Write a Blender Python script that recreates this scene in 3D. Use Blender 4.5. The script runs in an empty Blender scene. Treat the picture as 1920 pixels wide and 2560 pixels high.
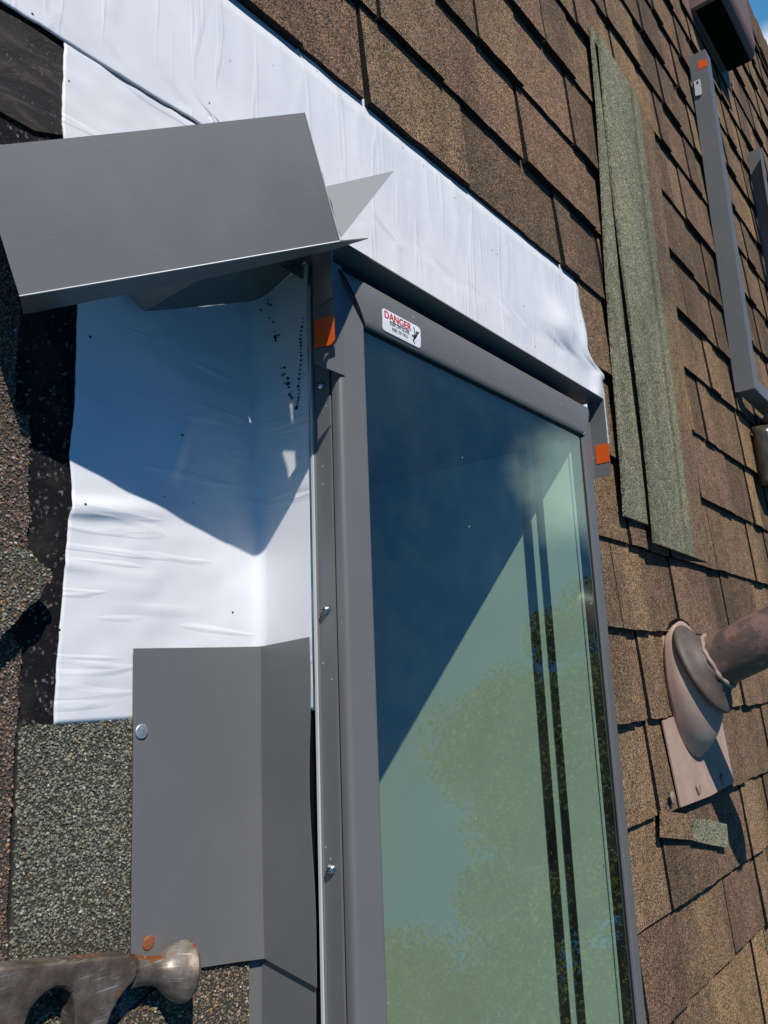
import bpy, bmesh, math, random
import numpy as np
from mathutils import Matrix, Vector, noise

random.seed(7); rng = np.random.default_rng(7)
S = bpy.context.scene; COL = S.collection

# ------------------------------------------------------------------ frames
# roof frame: u along the courses, v up the slope, n out of the roof; the roof has a 5 in 12 pitch
PITCH = math.radians(22.6); ROOF_Z = 4.3
MR = Matrix.Rotation(PITCH, 3, 'X')
M4 = Matrix.Translation((0, 0, ROOF_Z)) @ MR.to_4x4()
FPX = 1990.0; EYE = np.array([0, 0, .5])
RC = np.array([[.62935917, .14390835, .76367363], [-.03754549, -.97592564, .2148476], [.77620704, -.16388881, -.60880464]])
SUN = np.array([-.352, .728, .586]); SUN /= np.linalg.norm(SUN)

def ray(x, y): return RC @ np.array([(x-960)/FPX, (y-1280)/FPX, 1.])
def P(x, y, z=0.):                     # where a sight line of the survey photo meets the height z above the roof
    d = ray(x, y); return EYE + d*((z-.5)/d[2])
DS = 1920/1659.
def pd(x, y, z=0.): return P(x*DS, y*DS, z)
def pc(x, y, x0, y0, s, z=0.): return P(x0+x*s, y0+y*s, z)
def pu(x, y, u): d = ray(x*DS, y*DS); return EYE + d*(u/d[0])
def pplane(x, y, a, nrm): d = ray(x*DS, y*DS); return EYE + d*(((a-EYE) @ nrm)/(d @ nrm))

# ------------------------------------------------------------------ camera
cam_d = bpy.data.cameras.new('camera'); cam = bpy.data.objects.new('camera', cam_d); COL.objects.link(cam)
cam_d.sensor_fit = 'VERTICAL'; cam_d.sensor_height = 36; cam_d.lens = FPX/2560*36
cam_d.clip_start = .02; cam_d.clip_end = 1000
rt = MR @ Vector(RC @ np.array([1., 0, 0])); up = MR @ Vector(RC @ np.array([0, -1., 0])); bk = MR @ Vector(RC @ np.array([0, 0, -1.]))
cm = Matrix((rt, up, bk)).transposed().to_4x4(); cm.translation = M4 @ Vector(EYE); cam.matrix_world = cm
S.camera = cam
# ------------------------------------------------------------------ sky and sun
SW = (MR @ Vector(SUN)).normalized()
sun_d = bpy.data.lights.new('sun', 'SUN'); sun_d.energy = 4.9; sun_d.angle = math.radians(.55); sun_d.color = (1, .955, .89)
sun = bpy.data.objects.new('sun', sun_d); COL.objects.link(sun); sun.location = (0, 0, 20)
sun.rotation_euler = SW.to_track_quat('Z', 'Y').to_euler()
W = bpy.data.worlds.new('World'); S.world = W; W.use_nodes = True
wn = W.node_tree.nodes; wl = W.node_tree.links; wn.clear()
def N(nt, t, **k):
    n = nt.nodes.new(t)
    for a, b in k.items(): setattr(n, a, b)
    return n
def mixc(nt, mode, fac, a, b):
    x = N(nt, 'ShaderNodeMix', data_type='RGBA', blend_type=mode); L = nt.links.new
    for s, v in ((x.inputs[0], fac), (x.inputs[6], a), (x.inputs[7], b)):
        if hasattr(v, 'links'): L(v, s)
        else: s.default_value = v if not isinstance(v, tuple) else ((*v, 1) if len(v) == 3 else v)
    return x.outputs[2]
def build_world():
    nt = W.node_tree; L = wl.new
    out = N(nt, 'ShaderNodeOutputWorld'); bg = N(nt, 'ShaderNodeBackground'); bg.inputs[1].default_value = .066
    sky = N(nt, 'ShaderNodeTexSky', sky_type='NISHITA', sun_disc=False)
    sky.sun_elevation = math.asin(SW.z); sky.sun_rotation = math.atan2(SW.x, SW.y)
    sky.altitude = 200; sky.air_density = 1.0; sky.dust_density = .25; sky.ozone_density = 5.0
    tc = N(nt, 'ShaderNodeTexCoord')
    nz = N(nt, 'ShaderNodeTexNoise'); nz.inputs['Scale'].default_value = 5.5; nz.inputs['Detail'].default_value = 6; nz.inputs['Roughness'].default_value = .55
    L(tc.outputs['Generated'], nz.inputs['Vector'])
    masks = []
    for az, el, r0, r1, amp in ((85, 25, .03, .17, .95), (53.4, 6.9, .012, .07, 1.25)):
        a, e = math.radians(az), math.radians(el)
        ds = N(nt, 'ShaderNodeVectorMath', operation='DISTANCE'); ds.inputs[1].default_value = (math.sin(a)*math.cos(e), math.cos(a)*math.cos(e), math.sin(e))
        L(tc.outputs['Generated'], ds.inputs[0])
        mr = N(nt, 'ShaderNodeMapRange', interpolation_type='SMOOTHSTEP'); L(ds.outputs['Value'], mr.inputs[0])
        mr.inputs[1].default_value = r0; mr.inputs[2].default_value = r1; mr.inputs[3].default_value = amp; mr.inputs[4].default_value = 0
        masks.append(mr.outputs[0])
    m = masks[0]
    for o in masks[1:]:
        mx = N(nt, 'ShaderNodeMath', operation='MAXIMUM'); L(m, mx.inputs[0]); L(o, mx.inputs[1]); m = mx.outputs[0]
    ad = N(nt, 'ShaderNodeMath', operation='MULTIPLY_ADD'); L(m, ad.inputs[0]); ad.inputs[1].default_value = .55; L(nz.outputs['Fac'], ad.inputs[2])
    cl = N(nt, 'ShaderNodeMapRange', interpolation_type='SMOOTHSTEP'); L(ad.outputs[0], cl.inputs[0])
    cl.inputs[1].default_value = .68; cl.inputs[2].default_value = 1.08; cl.inputs[3].default_value = 0; cl.inputs[4].default_value = .95
    mix = N(nt, 'ShaderNodeMix', data_type='RGBA'); L(cl.outputs[0], mix.inputs[0]); L(mixc(nt, 'MULTIPLY', 1.0, sky.outputs[0], (.42, 1.0, 1.30)), mix.inputs[6]); mix.inputs[7].default_value = (13, 13.6, 14.4, 1)
    L(mix.outputs[2], bg.inputs[0]); L(bg.outputs[0], out.inputs[0])
build_world()
vs = S.view_settings; vs.view_transform = 'Standard'; vs.look = 'None'; vs.exposure = 0.0; vs.gamma = 1; vs.use_curve_mapping = False
S.cycles.max_bounces = 10; S.cycles.diffuse_bounces = 3; S.cycles.transparent_max_bounces = 12; S.cycles.sample_clamp_indirect = 6; S.cycles.caustics_reflective = False

# ------------------------------------------------------------------ object helpers
def mesh_from(name, V, F, mats, tones=None, fm=None, smooth=False):
    me = bpy.data.meshes.new(name); me.from_pydata([tuple(map(float, v)) for v in V], [], [tuple(map(int, f)) for f in F])
    for m in (mats if isinstance(mats, (list, tuple)) else [mats]): me.materials.append(m)
    if fm is not None: me.polygons.foreach_set('material_index', np.array(fm, dtype=np.int32))
    if tones is not None:
        at = me.color_attributes.new('tone', 'FLOAT_COLOR', 'CORNER')
        lt = np.zeros(len(me.polygons), dtype=np.int32); me.polygons.foreach_get('loop_total', lt)
        t = np.repeat(np.c_[np.array(tones, dtype=np.float32)[:, :3], np.ones(len(tones))], lt, axis=0).astype(np.float32)
        at.data.foreach_set('color', t.ravel())
    if smooth: me.polygons.foreach_set('use_smooth', np.ones(len(me.polygons), dtype=bool))
    me.validate(); me.update(); return me
ORG = {}
def tag(o, label, cat, group=None):
    o['label'] = label; o['category'] = cat
    if group: o['group'] = group
    return o
def thing(name, label, cat, loc=(0, 0, 0), group=None):          # an Empty at the thing's base on the roof
    o = bpy.data.objects.new(name, None); o.empty_display_size = .05; COL.objects.link(o)
    o.matrix_world = M4 @ Matrix.Translation(loc); ORG[o.name] = np.array(loc, float)
    return tag(o, label, cat, group)
def part(name, parent, V, F, mats, tones=None, fm=None, smooth=False):   # roof-frame coordinates
    og = ORG[parent.name]; V = np.asarray(V, float) - og
    o = bpy.data.objects.new(name, mesh_from(name, V, F, mats, tones, fm, smooth)); COL.objects.link(o)
    o.parent = parent; ORG[o.name] = og; return o
def solo(name, label, cat, V, F, mats, loc=None, tones=None, fm=None, smooth=False, group=None):
    V = np.asarray(V, float)
    og = np.array(loc if loc is not None else (V[:, 0].mean(), V[:, 1].mean(), V[:, 2].min()), float)
    o = bpy.data.objects.new(name, mesh_from(name, V-og, F, mats, tones, fm, smooth)); COL.objects.link(o)
    o.matrix_world = M4 @ Matrix.Translation(og); ORG[o.name] = og; return tag(o, label, cat, group)

class MB:                                                         # collects shapes into one mesh
    def __init__(s): s.V = []; s.F = []; s.T = []; s.m = []
    def add(s, V, F, tone=(1, 1, 1), mi=0):
        b = len(s.V); s.V += [tuple(v) for v in V]; s.F += [tuple(i+b for i in f) for f in F]
        s.T += [tone]*len(F) if not isinstance(tone, list) else tone; s.m += [mi]*len(F); return s
    def box(s, a, b, tone=(1, 1, 1), mi=0):
        (x0, y0, z0), (x1, y1, z1) = a, b
        V = [(x0, y0, z0), (x1, y0, z0), (x1, y1, z0), (x0, y1, z0), (x0, y0, z1), (x1, y0, z1), (x1, y1, z1), (x0, y1, z1)]
        return s.add(V, [(3, 2, 1, 0), (4, 5, 6, 7), (0, 1, 5, 4), (1, 2, 6, 5), (2, 3, 7, 6), (3, 0, 4, 7)], tone, mi)
    def prism(s, top, h, d=(0, 0, -1), tone=(1, 1, 1), mi=0):      # polygon + thickness h along d
        top = np.asarray(top, float); n = len(top); bot = top + np.asarray(d)*h
        F = [tuple(range(n)), tuple(range(2*n-1, n-1, -1))] + [(i, i+n, (i+1) % n+n, (i+1) % n) for i in range(n)]
        return s.add(np.r_[top, bot], F, tone, mi)
    def loft(s, rings, closed=True, caps=True, tone=(1, 1, 1), mi=0):
        n = len(rings[0]); V = np.concatenate([np.asarray(r, float) for r in rings]); F = []
        for k in range(len(rings)-1):
            for i in range(n if closed else n-1):
                j = (i+1) % n; F.append((k*n+i, k*n+j, (k+1)*n+j, (k+1)*n+i))
        if caps and closed: F += [tuple(range(n-1, -1, -1)), tuple(range((len(rings)-1)*n, len(rings)*n))]
        return s.add(V, F, tone, mi)
    def tube(s, pts, r, seg=10, tone=(1, 1, 1), mi=0):
        pts = [np.asarray(p, float) for p in pts]; rs = r if isinstance(r, (list, tuple)) else [r]*len(pts); R = []
        for i, p in enumerate(pts):
            t = pts[min(i+1, len(pts)-1)]-pts[max(i-1, 0)]; t /= np.linalg.norm(t)
            a = np.cross(t, (0.3, .2, 1.) if abs(t[2]) < .9 else (1., .1, 0)); a /= np.linalg.norm(a); b = np.cross(t, a)
            R.append([p+rs[i]*(math.cos(q)*a+math.sin(q)*b) for q in np.linspace(0, 2*math.pi, seg, endpoint=False)])
        return s.loft(R, tone=tone, mi=mi)
    def fix(s):
        bm = bmesh.new(); vs = [bm.verts.new(v) for v in s.V]
        for f in s.F:
            try: bm.faces.new([vs[i] for i in f])
            except ValueError: pass
        bmesh.ops.recalc_face_normals(bm, faces=bm.faces); bm.verts.index_update()
        s.V = [tuple(v.co) for v in bm.verts]; s.F = [tuple(v.index for v in f.verts) for f in bm.faces]; bm.free(); return s
def ppart(name, parent, mb, mats, smooth=False, tone=False):
    if not tone: mb.fix()
    return part(name, parent, mb.V, mb.F, mats, mb.T if tone else None, mb.m if (isinstance(mats, (list, tuple)) and len(mb.m) == len(mb.F)) else None, smooth)
def psolo(name, label, cat, mb, mats, smooth=False, tone=False, loc=None, group=None):
    if not tone: mb.fix()
    return solo(name, label, cat, mb.V, mb.F, mats, loc, mb.T if tone else None, mb.m if (isinstance(mats, (list, tuple)) and len(mb.m) == len(mb.F)) else None, smooth, group)
def esm(o, a=38): e = o.modifiers.new('split', 'EDGE_SPLIT'); e.split_angle = math.radians(a); return o
def bevel(o, w, seg=2, ang=35):
    b = o.modifiers.new('bevel', 'BEVEL'); b.width = w; b.segments = seg; b.limit_method = 'ANGLE'; b.angle_limit = math.radians(ang); return o

# ------------------------------------------------------------------ materials
def mat(name, col=(.5, .5, .5), rough=.5, metal=0., spec=.5, fn=None):
    m = bpy.data.materials.new(name); m.use_nodes = True; nt = m.node_tree; b = nt.nodes['Principled BSDF']
    b.inputs['Base Color'].default_value = (*col, 1); b.inputs['Roughness'].default_value = rough
    b.inputs['Metallic'].default_value = metal; b.inputs['Specular IOR Level'].default_value = spec
    if fn: fn(nt, b, nt.links.new)
    return m
def ramp(nt, stops, interp='LINEAR'):
    r = N(nt, 'ShaderNodeValToRGB'); e = r.color_ramp.elements; r.color_ramp.interpolation = interp
    while len(e) < len(stops): e.new(.5)
    for i, (p, c) in enumerate(stops): e[i].position = p; e[i].color = (*c, 1) if len(c) == 3 else c
    return r
def nnoise(nt, scale, detail=3, rough=.5, mapping=None, dist=0):
    n = N(nt, 'ShaderNodeTexNoise'); n.inputs['Scale'].default_value = scale; n.inputs['Detail'].default_value = detail; n.inputs['Roughness'].default_value = rough; n.inputs['Distortion'].default_value = dist
    tc = N(nt, 'ShaderNodeTexCoord'); src = tc.outputs['Object']
    if mapping:
        mp = N(nt, 'ShaderNodeMapping'); mp.inputs['Scale'].default_value = mapping; nt.links.new(src, mp.inputs[0]); src = mp.outputs[0]
    nt.links.new(src, n.inputs['Vector']); return n
def voro(nt, scale, feature='F1', mapping=None):
    n = N(nt, 'ShaderNodeTexVoronoi', feature=feature); n.inputs['Scale'].default_value = scale
    tc = N(nt, 'ShaderNodeTexCoord'); src = tc.outputs['Object']
    if mapping:
        mp = N(nt, 'ShaderNodeMapping'); mp.inputs['Scale'].default_value = mapping; nt.links.new(src, mp.inputs[0]); src = mp.outputs[0]
    nt.links.new(src, n.inputs['Vector']); return n
def bump(nt, b, h, strength, dist):
    bp = N(nt, 'ShaderNodeBump'); bp.inputs['Strength'].default_value = strength; bp.inputs['Distance'].default_value = dist
    nt.links.new(h, bp.inputs['Height']); nt.links.new(bp.outputs[0], b.inputs['Normal']); return bp

def shingle_fn(speck, contrast=1.0, blend=1.0):
    def fn(nt, b, L):
        at = N(nt, 'ShaderNodeAttribute', attribute_name='tone')
        vo = voro(nt, 700); sx = N(nt, 'ShaderNodeSeparateColor'); L(vo.outputs['Color'], sx.inputs[0])
        lo, hi = 1-.72*contrast, 1+.95*contrast
        r = ramp(nt, [(0, (lo*.6,)*3), (.30, (lo,)*3), (.62, (1.0,)*3), (.88, (1.35, 1.3, 1.22)), (1, (hi, hi*.97, hi*.9))]); L(sx.outputs[0], r.inputs[0])
        c = mixc(nt, 'MULTIPLY', 1.0, at.outputs['Color'], r.outputs[0])
        r2 = ramp(nt, [(0, (0, 0, 0)), (.86, (0, 0, 0)), (.9, (1, 1, 1))], 'LINEAR'); L(sx.outputs[1], r2.inputs[0])
        c = mixc(nt, 'MIX', r2.outputs[0], c, mixc(nt, 'MULTIPLY', 1.0, c, speck))
        n1 = nnoise(nt, 6, 4, .6, (1.0, .45, 1)); r3 = ramp(nt, [(.25, (1-.42*blend, 1-.44*blend, 1-.44*blend)), (.5, (1, 1, 1)), (.75, (1+.34*blend, 1+.26*blend, 1+.12*blend))]); L(n1.outputs['Fac'], r3.inputs[0])
        c = mixc(nt, 'MULTIPLY', 1.0, c, r3.outputs[0])
        n5 = nnoise(nt, 1, 5, .65, (9, 1.6, 9)); r5 = ramp(nt, [(.36, (.72, .73, .74)), (.52, (1, 1, 1)), (.72, (1.16, 1.13, 1.06))]); L(n5.outputs['Fac'], r5.inputs[0])
        c = mixc(nt, 'MULTIPLY', 1.0, c, r5.outputs[0])
        n2 = nnoise(nt, 40, 3, .6); r4 = ramp(nt, [(.3, (.8, .8, .8)), (.7, (1.2, 1.2, 1.2))]); L(n2.outputs['Fac'], r4.inputs[0])
        c = mixc(nt, 'MULTIPLY', 1.0, c, r4.outputs[0])
        L(c, b.inputs['Base Color']); bump(nt, b, vo.outputs['Distance'], .55, .0016).invert = True
    return fn
M = {}
M['shingle'] = mat('asphalt shingle granules', rough=.9, spec=.25, fn=shingle_fn((1.7, 1.25, .75), 1.0, .55))
M['green_shingle'] = mat('unweathered green grey granules', rough=.9, spec=.25, fn=shingle_fn((1.5, 1.45, 1.2), 1.0, .35))
def gran_fn(nt, b, L):
    at = N(nt, 'ShaderNodeAttribute', attribute_name='tone'); n = nnoise(nt, 900, 2); r = ramp(nt, [(.3, (.75,)*3), (.7, (1.25,)*3)]); L(n.outputs['Fac'], r.inputs[0])
    L(mixc(nt, 'MULTIPLY', 1., at.outputs['Color'], r.outputs[0]), b.inputs['Base Color'])
M['granule'] = mat('coloured stone granules', rough=.75, spec=.35, fn=gran_fn)
def asphalt_fn(nt, b, L):
    vo = voro(nt, 520); sx = N(nt, 'ShaderNodeSeparateColor'); L(vo.outputs['Color'], sx.inputs[0])
    r = ramp(nt, [(0, (.006, .006, .008)), (.84, (.010, .010, .011)), (.93, (.05, .048, .044)), (1, (.16, .15, .135))]); L(sx.outputs[0], r.inputs[0])
    n = nnoise(nt, 22, 4, .6); r2 = ramp(nt, [(.52, (0,)*3), (.66, (1,)*3)]); L(n.outputs['Fac'], r2.inputs[0])
    L(mixc(nt, 'MIX', r2.outputs[0], r.outputs[0], (.025, .022, .019)), b.inputs['Base Color']); bump(nt, b, vo.outputs['Distance'], .3, .0008)
M['asphalt'] = mat('bare black asphalt', rough=.85, spec=.15, fn=asphalt_fn)
def scrape_fn(nt, b, L):
    n = nnoise(nt, 1, 6, .7, (16, 60, 16), .8); r = ramp(nt, [(.32, (.006, .006, .006)), (.52, (.022, .018, .015)), (.74, (.085, .064, .048))]); L(n.outputs['Fac'], r.inputs[0])
    vo = voro(nt, 700); sx = N(nt, 'ShaderNodeSeparateColor'); L(vo.outputs['Color'], sx.inputs[0]); r2 = ramp(nt, [(.96, (0,)*3), (.99, (.5,)*3)]); L(sx.outputs[0], r2.inputs[0])
    L(mixc(nt, 'MIX', r2.outputs[0], r.outputs[0], (.14, .12, .09)), b.inputs['Base Color']); bump(nt, b, n.outputs['Fac'], .5, .004)
M['scraped'] = mat('scraped brown asphalt', rough=.6, spec=.35, fn=scrape_fn)
def membrane_fn(nt, b, L, stretch=(55, 5, 5)):
    vo = voro(nt, 75); mt = N(nt, 'ShaderNodeMath', operation='LESS_THAN'); L(vo.outputs['Distance'], mt.inputs[0]); mt.inputs[1].default_value = .085
    sx = N(nt, 'ShaderNodeSeparateColor'); L(vo.outputs['Color'], sx.inputs[0])
    m2 = N(nt, 'ShaderNodeMath', operation='GREATER_THAN'); L(sx.outputs[0], m2.inputs[0]); m2.inputs[1].default_value = .86
    m3 = N(nt, 'ShaderNodeMath', operation='MULTIPLY'); L(mt.outputs[0], m3.inputs[0]); L(m2.outputs[0], m3.inputs[1])
    n0 = nnoise(nt, 9, 4, .6); r0 = ramp(nt, [(.3, (.69, .70, .72)), (.6, (.77, .775, .785))]); L(n0.outputs['Fac'], r0.inputs[0])
    L(mixc(nt, 'MIX', m3.outputs[0], r0.outputs[0], (.03, .03, .03)), b.inputs['Base Color'])
    a = nnoise(nt, 1, 2, .5, stretch, .3); ra = ramp(nt, [(.58, (0,)*3), (.63, (3.6,)*3), (.66, (3.6,)*3), (.74, (.2,)*3)]); L(a.outputs['Fac'], ra.inputs[0])
    c = nnoise(nt, 700, 2); d = nnoise(nt, 14, 3)
    s1 = N(nt, 'ShaderNodeMath', operation='MULTIPLY_ADD'); L(c.outputs['Fac'], s1.inputs[0]); s1.inputs[1].default_value = .25; L(ra.outputs[0], s1.inputs[2])
    s2 = N(nt, 'ShaderNodeMath', operation='MULTIPLY_ADD'); L(d.outputs['Fac'], s2.inputs[0]); s2.inputs[1].default_value = 2.2; L(s1.outputs[0], s2.inputs[2])
    bump(nt, b, s2.outputs[0], .17, .0012)
M['membrane'] = mat('white self adhered membrane', rough=.33, spec=.5, fn=membrane_fn)
M['membrane_side'] = mat('white self adhered membrane, side strip', rough=.33, spec=.5, fn=lambda nt, b, L: membrane_fn(nt, b, L, (5, 50, 5)))
def painted(c, sc=1.):
    def fn(nt, b, L):
        n = nnoise(nt, 7, 4, .6); r = ramp(nt, [(.3, tuple(x*.97 for x in c)), (.7, tuple(x*1.04 for x in c))]); L(n.outputs['Fac'], r.inputs[0])
        vo = voro(nt, 130); sx = N(nt, 'ShaderNodeSeparateColor'); L(vo.outputs['Color'], sx.inputs[0])
        mt = N(nt, 'ShaderNodeMath', operation='LESS_THAN'); L(vo.outputs['Distance'], mt.inputs[0]); mt.inputs[1].default_value = .10
        m2 = N(nt, 'ShaderNodeMath', operation='GREATER_THAN'); L(sx.outputs[0], m2.inputs[0]); m2.inputs[1].default_value = .985
        m3 = N(nt, 'ShaderNodeMath', operation='MULTIPLY'); L(mt.outputs[0], m3.inputs[0]); L(m2.outputs[0], m3.inputs[1])
        kc = mixc(nt, 'MIX', m3.outputs[0], r.outputs[0], (.45, .45, .43))
        for rz, sc_ in ((.25, (14, 520, 60)), (1.2, (10, 640, 60))):
            tcs = N(nt, 'ShaderNodeTexCoord'); mps = N(nt, 'ShaderNodeMapping'); mps.inputs['Rotation'].default_value = (0, 0, rz); mps.inputs['Scale'].default_value = sc_; L(tcs.outputs['Object'], mps.inputs[0])
            ns = N(nt, 'ShaderNodeTexNoise'); ns.inputs['Scale'].default_value = 1; ns.inputs['Detail'].default_value = 1; L(mps.outputs[0], ns.inputs['Vector'])
            rs = ramp(nt, [(.72, (0,)*3), (.80, (.07,)*3)]); L(ns.outputs['Fac'], rs.inputs[0]); kc = mixc(nt, 'MIX', rs.outputs[0], kc, (.36, .36, .35))
        nd = nnoise(nt, 18, 6, .7); rd = ramp(nt, [(.52, (0,)*3), (.75, (.16,)*3)]); L(nd.outputs['Fac'], rd.inputs[0]); kc = mixc(nt, 'MIX', rd.outputs[0], kc, (.26, .24, .21))
        L(kc, b.inputs['Base Color'])
        n2 = nnoise(nt, 30, 4, .7); r2 = ramp(nt, [(.3, (.38,)*3), (.7, (.43,)*3)]); L(n2.outputs['Fac'], r2.inputs[0]); L(r2.outputs[0], b.inputs['Roughness'])
        n3 = nnoise(nt, 1400, 1); bump(nt, b, n3.outputs['Fac'], .12, .0004)
    return fn
M['grey'] = mat('grey painted aluminium', rough=.4, metal=.12, spec=.55, fn=painted((.158, .157, .156)))
M['sheen'] = mat('shiny back of grey flashing', (.17, .175, .165), .28, .55)
M['tab_gloss'] = mat('grey flashing with gloss in its colour', (.27, .27, .265), .35)  # paler grey stands for the gloss reflected by the corner tab
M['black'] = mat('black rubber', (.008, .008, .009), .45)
M['screen'] = mat('black insect screen', (.004, .004, .004), .9, 0, .1)
def foam_fn(nt, b, L):
    n = nnoise(nt, 220, 3); bump(nt, b, n.outputs['Fac'], .9, .003)
M['foam'] = mat('black foam strip', (.02, .02, .02), .9, fn=foam_fn)
M['bare_metal'] = mat('bright cut metal edge', (.62, .63, .65), .3, .9)
M['steel'] = mat('zinc plated steel', (.62, .62, .62), .28, 1.)
def zinc_fn(nt, b, L):
    n = nnoise(nt, 260, 4, .7); r = ramp(nt, [(.35, (.30, .34, .36)), (.65, (.62, .66, .68))]); L(n.outputs['Fac'], r.inputs[0]); L(r.outputs[0], b.inputs['Base Color'])
M['zinc'] = mat('galvanised nail', rough=.5, metal=.75, fn=zinc_fn)
def rustnail_fn(nt, b, L):
    n = nnoise(nt, 300, 4, .7); r = ramp(nt, [(.3, (.22, .07, .025)), (.7, (.42, .15, .06))]); L(n.outputs['Fac'], r.inputs[0]); L(r.outputs[0], b.inputs['Base Color'])
M['rust'] = mat('rusty nail', rough=.75, metal=.2, fn=rustnail_fn)
def wood_fn(nt, b, L):
    n = nnoise(nt, 60, 4, .6, (6, .35, 6)); r = ramp(nt, [(.3, (.30, .21, .10)), (.7, (.50, .38, .21))]); L(n.outputs['Fac'], r.inputs[0]); L(r.outputs[0], b.inputs['Base Color'])
M['wood'] = mat('pine frame', rough=.6, fn=wood_fn)
def liner_fn(nt, b, L):
    n = nnoise(nt, 7, 5, .65); r = ramp(nt, [(.3, (.76, .76, .72)), (.7, (.86, .86, .82))]); L(n.outputs['Fac'], r.inputs[0]); L(r.outputs[0], b.inputs['Base Color'])
M['liner'] = mat('white painted shaft lining', rough=.6, fn=liner_fn)
M['shaded'] = mat('dark stained lining', (.10, .085, .07), .6)  # lining darkened in colour to keep the shaft's shaded part dark
def glass_fn():
    m = bpy.data.materials.new('tinted coated glass'); m.use_nodes = True; nt = m.node_tree; nt.nodes.clear(); L = nt.links.new
    out = N(nt, 'ShaderNodeOutputMaterial'); mx = N(nt, 'ShaderNodeMixShader'); tr = N(nt, 'ShaderNodeBsdfTransparent'); gl = N(nt, 'ShaderNodeBsdfGlossy'); fr = N(nt, 'ShaderNodeFresnel')
    tr.inputs[0].default_value = (.875, .955, .88, 1); gl.inputs['Roughness'].default_value = .0; gl.inputs[0].default_value = (.74, 1, .88, 1); 
    ge = N(nt, 'ShaderNodeNewGeometry'); io = N(nt, 'ShaderNodeMath', operation='MULTIPLY_ADD'); L(ge.outputs['Backfacing'], io.inputs[0]); io.inputs[1].default_value = -2.1; io.inputs[2].default_value = 3.1; L(io.outputs[0], fr.inputs[0])
    df = N(nt, 'ShaderNodeBsdfDiffuse'); df.inputs[0].default_value = (.6, .62, .58, 1)
    vo = voro(nt, 70); sx = N(nt, 'ShaderNodeSeparateColor'); L(vo.outputs['Color'], sx.inputs[0])
    mt = N(nt, 'ShaderNodeMath', operation='LESS_THAN'); L(vo.outputs['Distance'], mt.inputs[0]); mt.inputs[1].default_value = .055
    m2 = N(nt, 'ShaderNodeMath', operation='GREATER_THAN'); L(sx.outputs[0], m2.inputs[0]); m2.inputs[1].default_value = .94
    m3 = N(nt, 'ShaderNodeMath', operation='MULTIPLY'); L(mt.outputs[0], m3.inputs[0]); L(m2.outputs[0], m3.inputs[1])
    ns = nnoise(nt, 12, 6, .7); rd = ramp(nt, [(.4, (0.004,)*3), (.8, (.022,)*3)]); L(ns.outputs['Fac'], rd.inputs[0])
    ms = N(nt, 'ShaderNodeMath', operation='MAXIMUM'); L(m3.outputs[0], ms.inputs[0]); L(rd.outputs[0], ms.inputs[1])
    L(fr.outputs[0], mx.inputs[0]); L(tr.outputs[0], mx.inputs[1]); L(gl.outputs[0], mx.inputs[2])
    mx2 = N(nt, 'ShaderNodeMixShader'); L(ms.outputs[0], mx2.inputs[0]); L(mx.outputs[0], mx2.inputs[1]); L(df.outputs[0], mx2.inputs[2]); L(mx2.outputs[0], out.inputs[0]); return m
M['glass'] = glass_fn()
M['tape'] = mat('orange tape', (.72, .10, .012), .35)
M['sticker'] = mat('white sticker', (.78, .79, .80), .4)
M['red'] = mat('red print', (.55, .012, .025), .5); M['ink'] = mat('black print', (.012, .012, .016), .5)
def pink_fn(nt, b, L):
    n = nnoise(nt, 16, 4, .6); r = ramp(nt, [(.3, (.36, .25, .195)), (.7, (.48, .345, .275))]); L(n.outputs['Fac'], r.inputs[0]); L(r.outputs[0], b.inputs['Base Color'])
    n2 = nnoise(nt, 60, 3); bump(nt, b, n2.outputs['Fac'], .15, .002)
M['pink'] = mat('brown pink painted flashing', rough=.42, spec=.4, fn=pink_fn)
def rubber_fn(nt, b, L):
    n = nnoise(nt, 25, 5, .65); r = ramp(nt, [(.3, (.055, .042, .034)), (.62, (.10, .075, .06)), (.8, (.22, .16, .13))]); L(n.outputs['Fac'], r.inputs[0]); L(r.outputs[0], b.inputs['Base Color'])
M['rubber'] = mat('weathered brown rubber collar', rough=.6, fn=rubber_fn)
def pipe_fn(nt, b, L):
    n = nnoise(nt, 14, 5, .6, None, .6); r = ramp(nt, [(.42, (.085, .066, .055)), (.50, (.11, .075, .062)), (.54, (.19, .115, .095)), (.8, (.22, .135, .11))]); L(n.outputs['Fac'], r.inputs[0])
    n2 = nnoise(nt, 90, 4, .7); r2 = ramp(nt, [(.60, (1,)*3), (.70, (.35,)*3)]); L(n2.outputs['Fac'], r2.inputs[0]); L(mixc(nt, 'MULTIPLY', 1., r.outputs[0], r2.outputs[0]), b.inputs['Base Color'])
M['pipe'] = mat('peeling brown painted pipe', rough=.45, fn=pipe_fn)
M['caulk'] = mat('old caulk bead', (.27, .20, .16), .6)
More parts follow.
